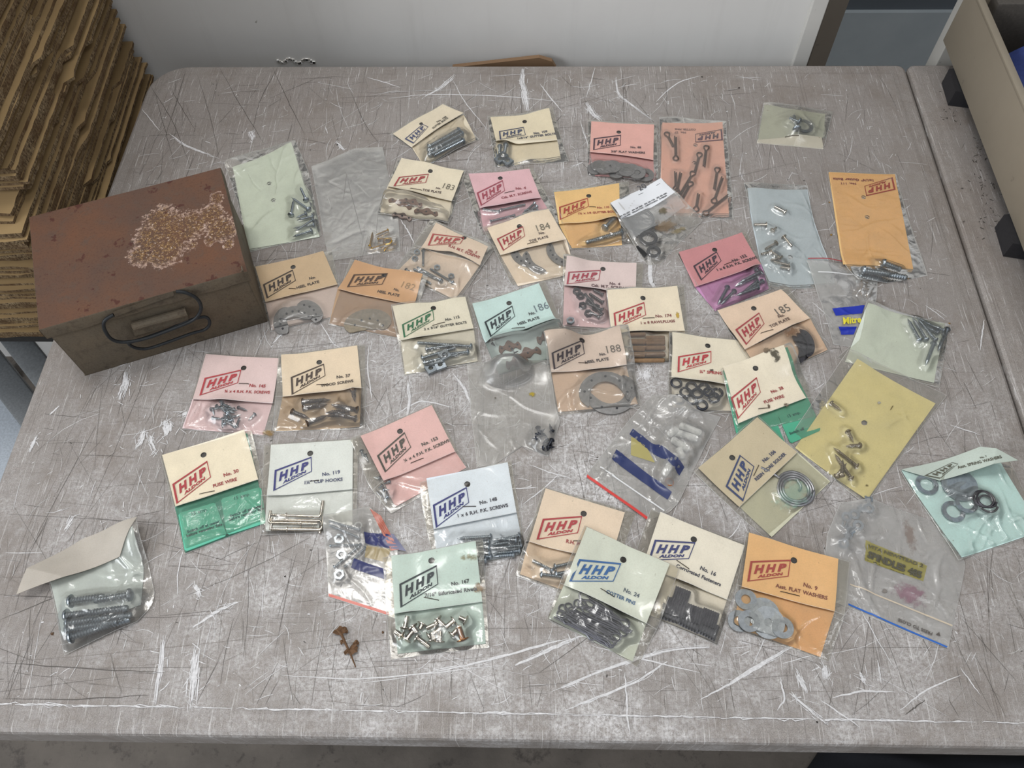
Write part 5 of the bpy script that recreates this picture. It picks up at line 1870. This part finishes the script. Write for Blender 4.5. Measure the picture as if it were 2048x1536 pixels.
pk('cream packet reading No. 38 fuse wire with crumbs of dirt on it', F(348, 950, 822, 772, 1005, 1292, 470, 1425), fm=dict(r=F(950, 1060)), header=F(362, 935, 775, 785, 930, 1145, 465, 1322),
   hm=dict(r=F(830, 950)), body=F(362, 960, 800, 800, 1000, 1270, 455, 1400), bodyname='green_backing', col='#e6dbbe', bcol='#2f9c78', inkc='#a43236', logo=F(415, 1145, 592, 1003, 620, 1108, 462, 1293), hole=F(584, 944)[0],
   texts=[('No. 38', F(696, 1115, 778, 1084)), ('FUSE WIRE', F(648, 1185, 783, 1140))], staple=F(603, 1222, 678, 1208), haze=.12, wr=.6,
   cards=[dict(name='fuse_wire_card', label='green card under the dirt-flecked fuse wire header, left of two', cat='card', quad=F(490, 1365, 720, 1275, 800, 1470, 560, 1540), col='#2f9c78'),
          dict(name='fuse_wire_card', label='green card under the dirt-flecked fuse wire header, right of two', cat='card', quad=F(742, 1262, 965, 1188, 1035, 1360, 828, 1450), col='#2f9c78',
               texts=[('15 amp.', F(808, 1280, 893, 1252)[0], F(808, 1280, 893, 1252)[1], .01), ('Switch off', F(820, 1398, 920, 1362)[0], F(820, 1398, 920, 1362)[1], .03)])],
   stains=[(F(712, 870)[0], .0045, .009, .2, '#57503f', 1.0), (F(655, 835)[0], .006, .005, .2, '#6a5a46', .9), (F(800, 1180)[0], .003, .003, 0, '#6f5c48', .9), (F(680, 1195)[0], .002, .003, 0, '#6f5c48', .9)])
pk('blank yellow card packet of short screws at the right', PX(1698, 698, 1894, 790, 1731, 1009, 1575, 882), body=PX(1715, 717, 1871, 807, 1734, 1000, 1590, 896), col='#d3c67c',
   bholes=[J(790, 258)[0]], haze=.10, wr=.35, bumps=[(F(1400, 1255)[0], .003, .02), (PX(1715, 717)[0], .003, .02)],
   items=[piece('short_screw', 'screw', 'short worn screw in the blank yellow packet', 'pan', plain('#a09684', .4, .9), .0019, sg(J, [
       (515, 100, 608, 172), (652, 318, 702, 418), (768, 440, 640, 446), (738, 612, 542, 458), (692, 712, 552, 505), (560, 695, 640, 590), (600, 700, 610, 560)]))],
   stains=[(J(1000, 148)[0], .004, .0006, .9, '#6a5c38', .9), (J(810, 755)[0], .002, .0015, 0, '#5a4c30', .8), (J(900, 110)[0], .0025, .002, 0, '#98958c', .9)])

# --- near rows
pk('pale pink packet reading No. 145 screws in front of the rusty box', G(440, 105, 1040, 140, 945, 758, 250, 700), header=G(440, 110, 1020, 143, 965, 498, 335, 465), body=G(335, 465, 965, 498, 892, 748, 255, 695),
   col='#dfc3c2', bcol='#e0c1c3', inkc='#ac2f34', logo=G(430, 298, 720, 232, 692, 338, 388, 438), hole=G(738, 220)[0], wr=.7,
   texts=[('No. 145', G(780, 368, 908, 374)), ('¾ x 4 R.H. P.K. SCREWS', G(585, 412, 942, 422))], staple=G(700, 343, 778, 346),
   stains=[(G(930, 735)[0], .006, .005, 0, '#8a6a30', .7)],
   items=[piece('small_screw', 'screw', 'small blue-zinc screw in the pale pink No. 145 packet', 'pan', Z_, .0014, pile(G, 640, 595, 130, 75, 22, 88, 15) + sg(G, [(835, 580, 775, 640), (570, 490, 575, 550), (500, 540, 510, 600)]))])
pk('buff packet reading No. 37 wood screws', G(1020, 112, 1695, 38, 1692, 690, 965, 718), header=G(1033, 115, 1632, 42, 1665, 378, 1045, 445), body=G(1045, 445, 1665, 378, 1652, 682, 992, 716),
   col='#e4cfa8', bcol='#ba9c70', inkc='#423226', logo=G(1108, 292, 1370, 185, 1382, 280, 1115, 432), hole=G(1333, 175)[0], wr=.7,
   texts=[('No. 37', G(1470, 303, 1578, 288)), ('WOOD SCREWS', G(1345, 370, 1602, 330))], staple=G(1310, 350, 1410, 348), haze=.15,
   items=[piece('wood_screw', 'screw', 'dark bronze wood screw in the No. 37 packet', 'csk', plain('#5f5044', .45, .8), .0024, sg(G, [
       (1200, 492, 1425, 478), (1205, 540, 1400, 515), (1640, 555, 1430, 515), (1120, 570, 1260, 625), (1235, 665, 1405, 598), (1570, 590, 1385, 612), (1600, 395, 1615, 490), (1625, 625, 1480, 600), (1560, 545, 1380, 570)]))])
pk('cream packet reading No. 30 fuse wire with green cards', G(80, 915, 800, 715, 895, 1130, 0, 0)[:2] + K(1785, 212, 1212, 425), fm=dict(l=G(200, 1340), r=G(885, 1100)), header=G(95, 905, 742, 705, 852, 1098, 200, 1312),
   body=G(120, 930, 765, 735, 0, 0, 0, 0)[:2] + K(1762, 215, 1222, 415), bodyname='green_backing', col='#e9dcb8', bcol='#2a8f74', inkc='#a42c30', logo=G(175, 1135, 450, 950, 480, 1080, 208, 1292), hole=G(422, 905)[0],
   texts=[('No. 30', G(582, 1078, 700, 1038)), ('FUSE WIRE', G(498, 1162, 686, 1105))], staple=G(390, 1215, 510, 1190), haze=.08, wr=.4,
   cards=[dict(name='fuse_wire_card', label='green fuse wire card, left of two in the No. 30 packet', cat='card', quad=K(1183, 160, 1425, 85, 1503, 303, 1225, 412), col='#45b393', lift=.0006,
               texts=[('15 amp.', K(1268, 168, 0, 0)[0], K(1373, 136, 0, 0)[0], 0), ('Switch off at meter', K(1237, 285, 0, 0)[0], K(1453, 213, 0, 0)[0], .035), ('before removing fuse', K(1233, 312, 0, 0)[0], K(1470, 232, 0, 0)[0], .035)]),
          dict(name='fuse_wire_card', label='green fuse wire card, right of two in the No. 30 packet', cat='card', quad=K(1462, 62, 1725, -18, 1762, 218, 1503, 302), col='#45b393', lift=.0006,
               texts=[('15 amp.', K(1550, 65, 0, 0)[0], K(1652, 34, 0, 0)[0], 0), ('Switch off at meter', K(1520, 180, 0, 0)[0], K(1735, 108, 0, 0)[0], .035), ('before removing fuse', K(1516, 204, 0, 0)[0], K(1745, 126, 0, 0)[0], .035)])])
pk('white packet reading No. 119 cup hooks', G(898, 825, 1642, 778, 0, 0, 0, 0)[:2] + PX(713, 1056, 521, 1069), header=G(952, 825, 1598, 785, 1595, 1175, 920, 1225), body=G(920, 1225, 1595, 1175, 0, 0, 0, 0)[:2] + PX(705, 1050, 531, 1062),
   col='#d8ddd9', inkc='#2f3070', txtc='#444c72', logo=G(982, 1025, 1272, 918, 1275, 1035, 970, 1190), hole=G(1262, 893)[0], haze=.09, wr=.4,
   texts=[('No. 119', G(1357, 1072, 1497, 1050)), ('1¼" CUP HOOKS', G(1217, 1135, 1517, 1108))], staple=G(1260, 1112, 1330, 1104),
   items=[piece('square_hook', 'hook', 'shiny square-bent screw hook in the No. 119 cup hooks packet', 'hook', NICKEL(), .0014, sg(G, [(925, 1372, 1338, 1382)]), bend=.0145),
          piece('square_hook', 'hook', 'shiny screw hook lying below the upright one in the No. 119 packet', 'hook', NICKEL(), .0014, sg(G, [(1330, 1450, 940, 1448), (935, 1412, 1345, 1415), (1310, 1470, 945, 1490)]), bend=-.011),
          piece('square_hook', 'hook', 'lowest shiny screw hook in the No. 119 packet', 'hook', NICKEL(), .0014, sg(G, [(940, 1496, 1350, 1492)]), bend=.012)])
pk('pink packet reading No. 153 screws, two screws slipped to its left', H_(238, 385, 890, 108, 1162, 618, 560, 972), fm=dict(l=H_(380, 750)), header=H_(318, 360, 880, 118, 1065, 485, 500, 715),
   body=H_(500, 715, 1065, 485, 1152, 612, 592, 920), col='#e4b5ae', inkc='#474338', logo=H_(448, 518, 665, 330, 718, 450, 512, 650), hole=H_(630, 325)[0], haze=.12,
   texts=[('No. 153', H_(806, 443, 932, 388)), ('¼ x 4 P.H. P.K. SCREWS', H_(666, 568, 1022, 405))], staple=H_(715, 575, 815, 535),
   items=[piece('tiny_screw', 'screw', 'tiny zinc screw in the left margin of the pink No. 153 packet', 'pan', Z_, .0014, sg(H_, [
       (325, 470, 345, 540), (350, 500, 380, 560), (560, 722, 500, 745), (500, 745, 455, 768), (535, 862, 528, 790), (500, 795, 555, 800), (480, 700, 420, 690)]))])
pk('zip bag of zinc machine screws with faded navy and orange print', L(105, 200, 470, 130, 682, 1012, 145, 838), fm=dict(r=L(690, 420)), haze=.2, wr=.7, frough=.2, name='zip_bag', cat='bag',
   prints=[('orange_patch', L(470, 145, 560, 205, 700, 470, 640, 480), clearink('#b8604a', .75)), ('navy_bar', L(430, 340, 660, 350, 760, 485, 440, 425), clearink('#2c3266', .85)),
           ('navy_bar', L(350, 545, 600, 625, 600, 705, 325, 615), clearink('#2c3266', .8)), ('yellow_patch', L(450, 440, 640, 470, 600, 570, 430, 530), clearink('#a8925c', .6)),
           ('red_zip', L(145, 812, 620, 962, 620, 985, 145, 836), clearink('#c4482c', .85))],
   items=[piece('machine_screw', 'screw', 'long zinc machine screw in the zip bag with navy and orange print', 'pan', Z_, .0014, sg(L, [
       (402, 325, 160, 262), (395, 385, 162, 292), (410, 435, 158, 442), (188, 618, 400, 435), (445, 452, 272, 612)]), point=0),
       piece('hex_nut', 'nut', 'zinc hexagonal nut in the zip bag of machine screws', 'hexnut', Z_, .0045, sg(L, [(230, 385), (245, 508), (230, 665)])),
       piece('white_ring', 'ring', 'small white ring in the zip bag of machine screws', 'spring', WHITEP(), .0042, sg(L, [(378, 280)]), th=.0013)])
pk('pale blue packet reading No. 148 R.H. P.K. screws', H_(788, 730, 1505, 555, 0, 0, 0, 0)[:2] + L(1702, 505, 985, 645), fm=dict(l=H_(800, 900)), header=H_(838, 695, 1478, 568, 1548, 965, 895, 1095),
   body=H_(895, 1095, 1548, 965, 0, 0, 0, 0)[:2] + L(1690, 500, 1010, 630), col='#d2dce6', inkc='#282c6a', txtc='#3c3c4a', logo=H_(888, 905, 1155, 762, 1175, 885, 912, 1088), hole=H_(1160, 742)[0], haze=.06,
   texts=[('No. 148', H_(1260, 902, 1397, 868)), ('1 x 6 R.H. P.K. SCREWS', H_(1087, 1003, 1484, 918))], staple=H_(1120, 918, 1228, 915), wr=.6,
   items=[piece('sheet_metal_screw', 'screw', 'blue-zinc screw tightly packed in the No. 148 packet', 'pan', Z_, .0021, sg(L, [
       (1440, 372, 1160, 388), (1665, 362, 1440, 415), (1672, 402, 1420, 440), (1680, 440, 1420, 468), (1668, 482, 1440, 505), (1425, 450, 1200, 425), (1440, 525, 1250, 505),
       (1640, 395, 1455, 385), (1430, 490, 1220, 470), (1425, 408, 1200, 400), (1620, 515, 1440, 530), (1400, 545, 1240, 530)]))])
pk('pale tan packet reading R.H. with a red logo, under the cotter pins packet', M(262, 55, 992, 262, 722, 985, 42, 750), header=M(280, 65, 905, 255, 790, 650, 150, 485), body=M(150, 485, 790, 650, 690, 960, 78, 742),
   col='#e2cca9', bcol='#e0c69f', inkc='#a43034', logo=M(258, 305, 570, 282, 535, 418, 208, 470), hole=M(580, 265)[0], texts=[('R.H. M.T. SCREWS', M(440, 492, 760, 562))], staple=M(500, 478, 560, 478), haze=.07, wr=.6,
   items=[piece('pan_head_screw', 'screw', 'shiny screw in the pale tan packet under the cotter pins packet', 'pan', Z_, .0020, sg(M, [(345, 725, 178, 640), (232, 745, 420, 770), (340, 690, 560, 640), (350, 735, 540, 700)]), point=0, hr=1.7)])
pk('zip bag upside down with white plastic plugs and a red zip', I_(650, 115, 1188, 290, 612, 1102, 132, 745), fm=dict(t=I_(820, 118, 1000, 230), r=I_(1060, 520, 860, 950, 780, 1040), l=I_(450, 330, 300, 530)), haze=.22, wr=.9,
   frough=.18, fbump=.6, name='zip_bag', cat='bag',
   prints=[('navy_bar', I_(365, 545, 802, 885, 768, 945, 328, 625), clearink('#24305f', .9)), ('navy_bar', I_(495, 382, 900, 690, 862, 752, 468, 425), clearink('#24305f', .85)),
           ('yellow_patch', I_(480, 445, 600, 520, 670, 650, 480, 590), clearink('#b4a866', .75)), ('red_zip', I_(135, 742, 615, 1080, 605, 1100, 132, 765), clearink('#cf3a34', .9)),
           ('zip_line', I_(240, 678, 745, 1025, 740, 1034, 236, 688), clearink('#eeeeee', .7))],
   items=[piece('plastic_plug', 'wall plug', 'white plastic wall plug in the zip bag with the red zip', 'rod', WHITEP(), .0032, sg(I_, [
       (1032, 428, 860, 358), (1010, 462, 800, 395), (935, 555, 800, 468), (738, 755, 835, 590), (790, 610, 740, 520), (885, 620, 850, 545), (850, 370, 780, 420)])),
       piece('brass_clip', 'clip', 'small rust-orange clip at the bottom of the zip bag with plugs', 'spring', plain('#a4683a', .5, .6), .0045, sg(I_, [(785, 800)]), th=.0010)])
pk('sandy packet reading No. 106 resin core solder', I_(975, 722, 1478, 283, 2062, 805, 1545, 1250), header=I_(1010, 692, 1475, 293, 1792, 570, 1335, 1000), body=I_(1335, 1000, 1792, 570, 2050, 800, 1588, 1238),
   col='#c6b78e', bcol='#bcb996', inkc='#28365e', logo=I_(1225, 838, 1337, 588, 1452, 680, 1363, 958), hole=I_(1278, 612)[0], haze=.10, wr=.3,
   texts=[('No. 106', I_(1532, 650, 1625, 568)), ('RESIN CORE SOLDER', I_(1470, 795, 1706, 585))], staple=I_(1448, 752, 1490, 665),
   items=[piece('solder_coil', 'coil', 'grey coil of solder wire in the No. 106 packet', 'coil', plain('#9b9ba0', .35, .9), .0165, sg(I_, [(1795, 830, 1960, 830)]), tx=-.012, ty=.012, ang=0)],
   stains=[(I_(1750, 900)[0], .022, .014, .6, '#8fb8a4', .30)])
pk('mint packet reading No. 167 bifuricated rivets', L(575, 535, 1362, 393, 1412, 1240, 638, 1335), fm=dict(l=L(600, 900)), header=L(640, 518, 1305, 402, 1357, 880, 665, 975), body=L(665, 975, 1357, 880, 1385, 1210, 690, 1290),
   col='#bed4cb', inkc='#2c3234', logo=L(703, 740, 998, 590, 1010, 742, 712, 928), hole=L(957, 555)[0], haze=.08, wr=.6,
   texts=[('No. 167', L(1115, 755, 1257, 728)), ('7/16" Bifuricated Rivets', L(905, 845, 1317, 790))], staple=L(895, 838, 1012, 862),
   stains=[(L(1330, 760)[0], .006, .005, 0, '#8c6a3a', .7), (L(1260, 540)[0], .009, .003, 0, '#97814c', .5)],
   items=[piece('split_rivet', 'rivet', 'shiny nickel split rivet in the mint No. 167 packet', 'rivet', NICKEL(), .0021, sg(L, [
       (1012, 1052, 922, 1095), (748, 1110, 770, 1000), (1145, 1028, 1070, 1088), (1112, 1160, 1188, 1075), (892, 1050, 868, 1100), (735, 1165, 675, 1118), (752, 1195, 820, 1108),
       (930, 1170, 1030, 1098), (838, 1160, 945, 1242), (1022, 1205, 1030, 1110), (808, 1080, 850, 1135), (1240, 1040, 1180, 1010), (975, 1200, 960, 1130), (1000, 1025, 1060, 1080)])),
       piece('copper_rivet', 'rivet', 'copper-tinted split rivet at the right of the No. 167 packet', 'rivet', plain('#9a6a44', .3, .9), .0024, sg(L, [(1208, 1192, 1172, 1085)]))])
pk('white packet reading No. 16 corrugated fasteners', M(1108, 232, 1878, 512, 1632, 1300, 955, 1000), fm=dict(l=M(1005, 515)), header=M(1185, 250, 1850, 515, 1710, 942, 1045, 675), body=M(1045, 675, 1710, 942, 1602, 1265, 960, 1005),
   col='#e2dac4', bcol='#dfd6bd', inkc='#2c3264', txtc='#3c3c4c', logo=M(1140, 470, 1462, 490, 1410, 622, 1088, 634), hole=M(1448, 468)[0], haze=.06, wr=.5,
   texts=[('No. 16', M(1495, 703, 1618, 758)), ('Corrugated Fasteners', M(1305, 685, 1658, 838))], staple=M(1312, 632, 1412, 702),
   items=[piece('corrugated_fastener', 'fastener', 'dark corrugated steel fastener in the No. 16 packet', 'corr', plain('#a4a4a8', .3, .7), .0066, sg(M, [
       (1180, 1085, 1380, 1165 - 20), (1215, 1030, 1380, 1085), (1275, 935, 1400, 985), (1330, 1130, 1490, 1200), (1470, 1185, 1625, 1255), (1380, 1080, 1520, 1130), (1500, 1110, 1625, 1160)]))])
pk('grey-green packet reading No. 24 cotter pins', M(588, 360, 1335, 690, 1000, 1475, 288, 1098), fm=dict(r=M(1168, 1160), b=M(700, 1285)), header=M(605, 370, 1258, 660, 1075, 1128, 425, 825), body=M(425, 825, 1075, 1128, 965, 1430, 305, 1088),
   col='#cdd3c4', bcol='#c9cfbd', inkc='#265a90', txtc='#4c5a68', logo=M(545, 622, 878, 655, 815, 800, 465, 800), hole=M(892, 628)[0], haze=.07, wr=.5,
   texts=[('No. 24', M(892, 876, 1014, 928)), ('COTTER PINS', M(755, 888, 983, 985), dict(c='#2d5f8c'))], staple=M(712, 858, 822, 922),
   items=[piece('steel_cotter_pin', 'pin', 'dark steel cotter pin bundled in the No. 24 packet', 'cotter', plain('#8b8b92', .3, .85), .0013, sg(P8, [
       (500, 215, 1150, 560), (575, 195, 1250, 580), (480, 285, 1120, 640), (690, 155, 1380, 500), (750, 160, 1420, 560), (620, 240, 1180, 600), (520, 320, 1080, 680),
       (1390, 470, 960, 165), (1080, 600, 560, 290), (970, 612, 440, 320), (1230, 690, 620, 420), (1280, 640, 700, 340), (1400, 440, 900, 200), (1200, 720, 640, 450),
       (1370, 570, 800, 320), (800, 240, 1430, 545), (560, 360, 1150, 720)])),
       piece('steel_cotter_pin', 'pin', 'topmost cotter pin of the No. 24 packet, eye at upper left', 'cotter', plain('#8b8b92', .3, .85), .0015, sg(P8, [(765, 50, 1180, 300)]))])
pk('clear zip bag with blue zip, spade terminals and a yellow sticker', N(960, 88, 1570, 205, 1695, 1080, 850, 735), fm=dict(r=N(1815, 490, 1730, 900), l=N(870, 300), t=N(1180, 60)), haze=.24, wr=.9, frough=.22, fbump=.6,
   name='zip_bag', cat='bag',
   prints=[('yellow_sticker', P9(300, 240, 1030, 540, 985, 725, 290, 480), clearink('#9c9240', .6)), ('sticker_edge', P9(290, 455, 760, 640, 757, 648, 287, 463), clearink('#3c3820', .9)),
           ('blue_zip', P9(100, 985, 1268, 1495, 1255, 1512, 100, 1005), clearink('#1f5fb4', .92)), ('zip_line', P9(120, 750, 1330, 1240, 1325, 1258, 118, 765), clearink('#d2c2aa', .75))],
   texts=[('SPINDLES 485', P9(320, 435, 960, 690), dict(c='#45412e', bold=.06, off=.0006, hs=1.1)), ('VITA NEWSTEAD 2', P9(330, 320, 980, 560), dict(c='#55503a', off=.0006, hs=.8)),
          ('PRESS TO CLOSE', P9(1095, 1330, 690, 1160), dict(c='#4c443e', off=.0006)), ('▲', P9(1135, 1350, 1190, 1375), dict(c='#4c443e', off=.0006))],
   stains=[(P9(820, 880)[0], .016, .011, -.4, '#8f5a70', .45), (P9(830, 200)[0], .006, .018, 0, '#7a5a48', .35), (P9(530, 845)[0], .0026, .0026, 0, '#77706a', 1.0)],
   items=[piece('spade_terminal', 'terminal', 'tin spade terminal in the blue zip bag', 'spade', Z_, .0045, sg(N, [(1005, 178, 990, 230), (1160, 118, 1150, 60), (985, 358, 1010, 310), (1085, 235, 1040, 270), (1060, 160, 1100, 130)])),
          piece('small_tube', 'tube', 'short shiny tube among the spade terminals in the blue zip bag', 'tube', NICKEL(), .0011, sg(N, [(978, 248, 992, 215)]))])
pk('orange packet reading No. 9 assorted flat washers', N(318, 288, 1022, 490, 878, 1172, 193, 932), fm=dict(r=N(985, 870)), header=N(335, 290, 945, 470, 920, 828, 285, 660), body=N(285, 660, 920, 828, 822, 1140, 222, 925),
   col='#e2b26c', bcol='#dfab62', inkc='#983428', txtc='#84442c', logo=N(345, 485, 620, 475, 605, 590, 322, 625), hole=N(641, 480)[0], haze=.07, wr=.5,
   texts=[('No. 9', N(705, 657, 800, 686)), ('Asst. FLAT WASHERS', N(515, 662, 870, 750))], staple=N(550, 690, 682, 722),
   items=[piece('flat_washer', 'washer', 'large flat zinc washer in the orange No. 9 packet', 'washer', plain('#b4b8ba', .3, 1.0), .0128, sg(N, [(445, 830), (480, 890)]), ri=.0034),
          piece('flat_washer', 'washer', 'small flat zinc washer in the orange No. 9 packet', 'washer', plain('#b4b8ba', .3, 1.0), .0086, sg(N, [(320, 738), (272, 885), (340, 888), (572, 932)]), ri=.0038)])
pk('open pale aqua packet of washers at the right edge', PX(1799, 938, 2012, 903, 2094, 1068, 1917, 1120), fm=dict(b=PX(1960, 1105, 2040, 1078)), body=PX(1803, 941, 1990, 905, 2085, 1062, 1923, 1115), col='#aab8aa',  # flap colour is the aqua card darkened, its shade painted in
   header=P10(25, 405, 1340, 15, 1950, 255, 655, 585), hm=dict(b=P10(1150, 445)), bcol='#b9dbd8', inkc='#4c4a3a', logo=P10(400, 505, 860, 285, 962, 310, 660, 555), flap=.014, haze=.09, wr=.7,
   texts=[('No. 7', P10(1330, 222, 1440, 195), dict(hs=.8)), ('Asst. SPRING WASHERS', P10(960, 392, 1690, 210), dict(hs=.9))], bumps=[(P10(1150, 100)[0], .004, .02)], clear=True,
   items=[piece('large_washer', 'washer', 'big dull washer half under the flap of the pale aqua packet', 'disc', plain('#a2acb2', .4, .9), .0150, sg(P10, [(1050, 600)])),
          piece('flat_washer', 'washer', 'flat zinc washer in the open pale aqua packet', 'washer', plain('#a2acb2', .35, 1.0), .0095, sg(P10, [(480, 620), (920, 1065), (1130, 925)]), ri=.0058),
          piece('spring_ring', 'washer', 'dark spring washer in the open pale aqua packet', 'spring', DK, .0092, sg(P10, [(1470, 950), (1450, 880), (1430, 850)]), th=.0016, rise=.003)])
pk('folded dusty packet of large bolts lying alone at the near left', K(318, 585, 905, 188, 905, 868, 425, 1090), fm=dict(r=K(950, 400, 1020, 690, 1000, 770), l=K(375, 840)),
   header=K(175, 520, 905, 178, 790, 440, 108, 690), hm=dict(t=K(540, 320), b=K(500, 550)), body=K(330, 600, 880, 240, 930, 760, 410, 960), bm=dict(r=K(950, 520)), col='#aca28e', bcol='#c3cdc8',
   haze=.14, wr=.8, flap=.006, bumps=[(K(900, 300)[0], .012, .022), (K(700, 850)[0], .003, .03), (K(250, 560)[0], .004, .02)], clear=True,
   items=[piece('large_bolt', 'bolt', 'large zinc bolt in the folded dusty packet at the near left', 'pan', Z_, .0034, sg(K, [
       (455, 745, 700, 712), (890, 695, 640, 745), (430, 840, 860, 790), (440, 890, 880, 835), (455, 985, 870, 860), (440, 930, 800, 880)]), point=0, hr=1.9)])

# ------------------------------------------------------------------ dry leaf and crumbs on the table
b = MB()
pts = [un(p) for p in ((712, 1335), (703, 1312), (692, 1288), (684, 1270), (676, 1262))]
b.tube([(p[0], p[1], .0012 + .0006 * i) for i, p in enumerate(pts)], [.0004, .0008, .0010, .0012, .0008], 7)
rs = np.random.RandomState(4)
for (cx, cy, rr_) in ((680, 1265, .0042), (690, 1262, .0028), (708, 1300, .0036), (712, 1288, .0026), (686, 1285, .0022), (696, 1305, .0024)):
    c_ = un((cx, cy))
    v = [(c_[0], c_[1], .003)]
    for i in range(11):
        a = 2 * math.pi * i / 11
        q = rr_ * rs.uniform(.6, 1.3)
        v.append((c_[0] + q * math.cos(a), c_[1] + q * math.sin(a), .0006 + rs.uniform(0, .0035)))
    b.add(v, [(0, 1 + i, 1 + (i + 1) % 11) for i in range(11)])
b.f += []
tag(b.obj('dry_leaf', [plain('#66492f', .8, 0)], smooth=False), 'curled dry brown leaf with a stalk, lying left of the mint rivets packet', 'leaf')
for i, (x, y, s_, lb) in enumerate(((1404, 154, 2.6, 'black crumb near the back edge of the table, right of centre'), (1478, 176, 3.2, 'small dead bug near the back edge'),
                                     (570, 1153, 2.0, 'black crumb right of the folded dusty packet'), (573, 1154, 1.4, None), (766, 1265, 3.0, 'rust crumb left of the mint rivets packet'),
                                     (621, 300, 1.6, 'dark crumb above the crinkled clear bag'), (1659, 405, 2.6, 'rust crumb beside the orange-yellow packet'), (1662, 470, 3.4, 'brown crumb cluster left of the orange-yellow packet'),
                                     (1576, 360, 1.8, 'dark crumb above the blue-grey rivets packet'), (1634, 1444, 2.0, 'dark crumb at the near right rim'), (1898, 647, 3.2, 'yellowish crumb beside the blank pale green packet at the right'),
                                     (105, 1268, 3.6, 'brown grime crumb left of the folded dusty packet'), (905, 436, 1.4, 'dark crumb right of the No. 183 packet'), (675, 290, 3.0, 'dark brown smear crumb above the crinkled clear bag'))):
    if lb is None:
        continue
    c_ = un((x, y))
    bm_ = bmesh.new()
    bmesh.ops.create_icosphere(bm_, subdivisions=2, radius=s_ * .00035)
    for q in bm_.verts:
        q.co = q.co * rs.uniform(.6, 1.3)
        q.co.z = max(-.0001, q.co.z * .6)
    me = bpy.data.meshes.new('crumb')
    bm_.to_mesh(me)
    bm_.free()
    me.materials.append(plain(('#2a2420', '#5c4430', '#8a6a30')[0 if 'black' in lb or 'dark' in lb or 'bug' in lb else (2 if 'yellow' in lb else 1)], .8, 0))
    o = bpy.data.objects.new('dirt_crumb', me)
    COL.objects.link(o)
    z = float(samp(GH, c_[0], c_[1]))
    o.location = (c_[0], c_[1], z + .0002)
    tag(o, lb, 'crumb')
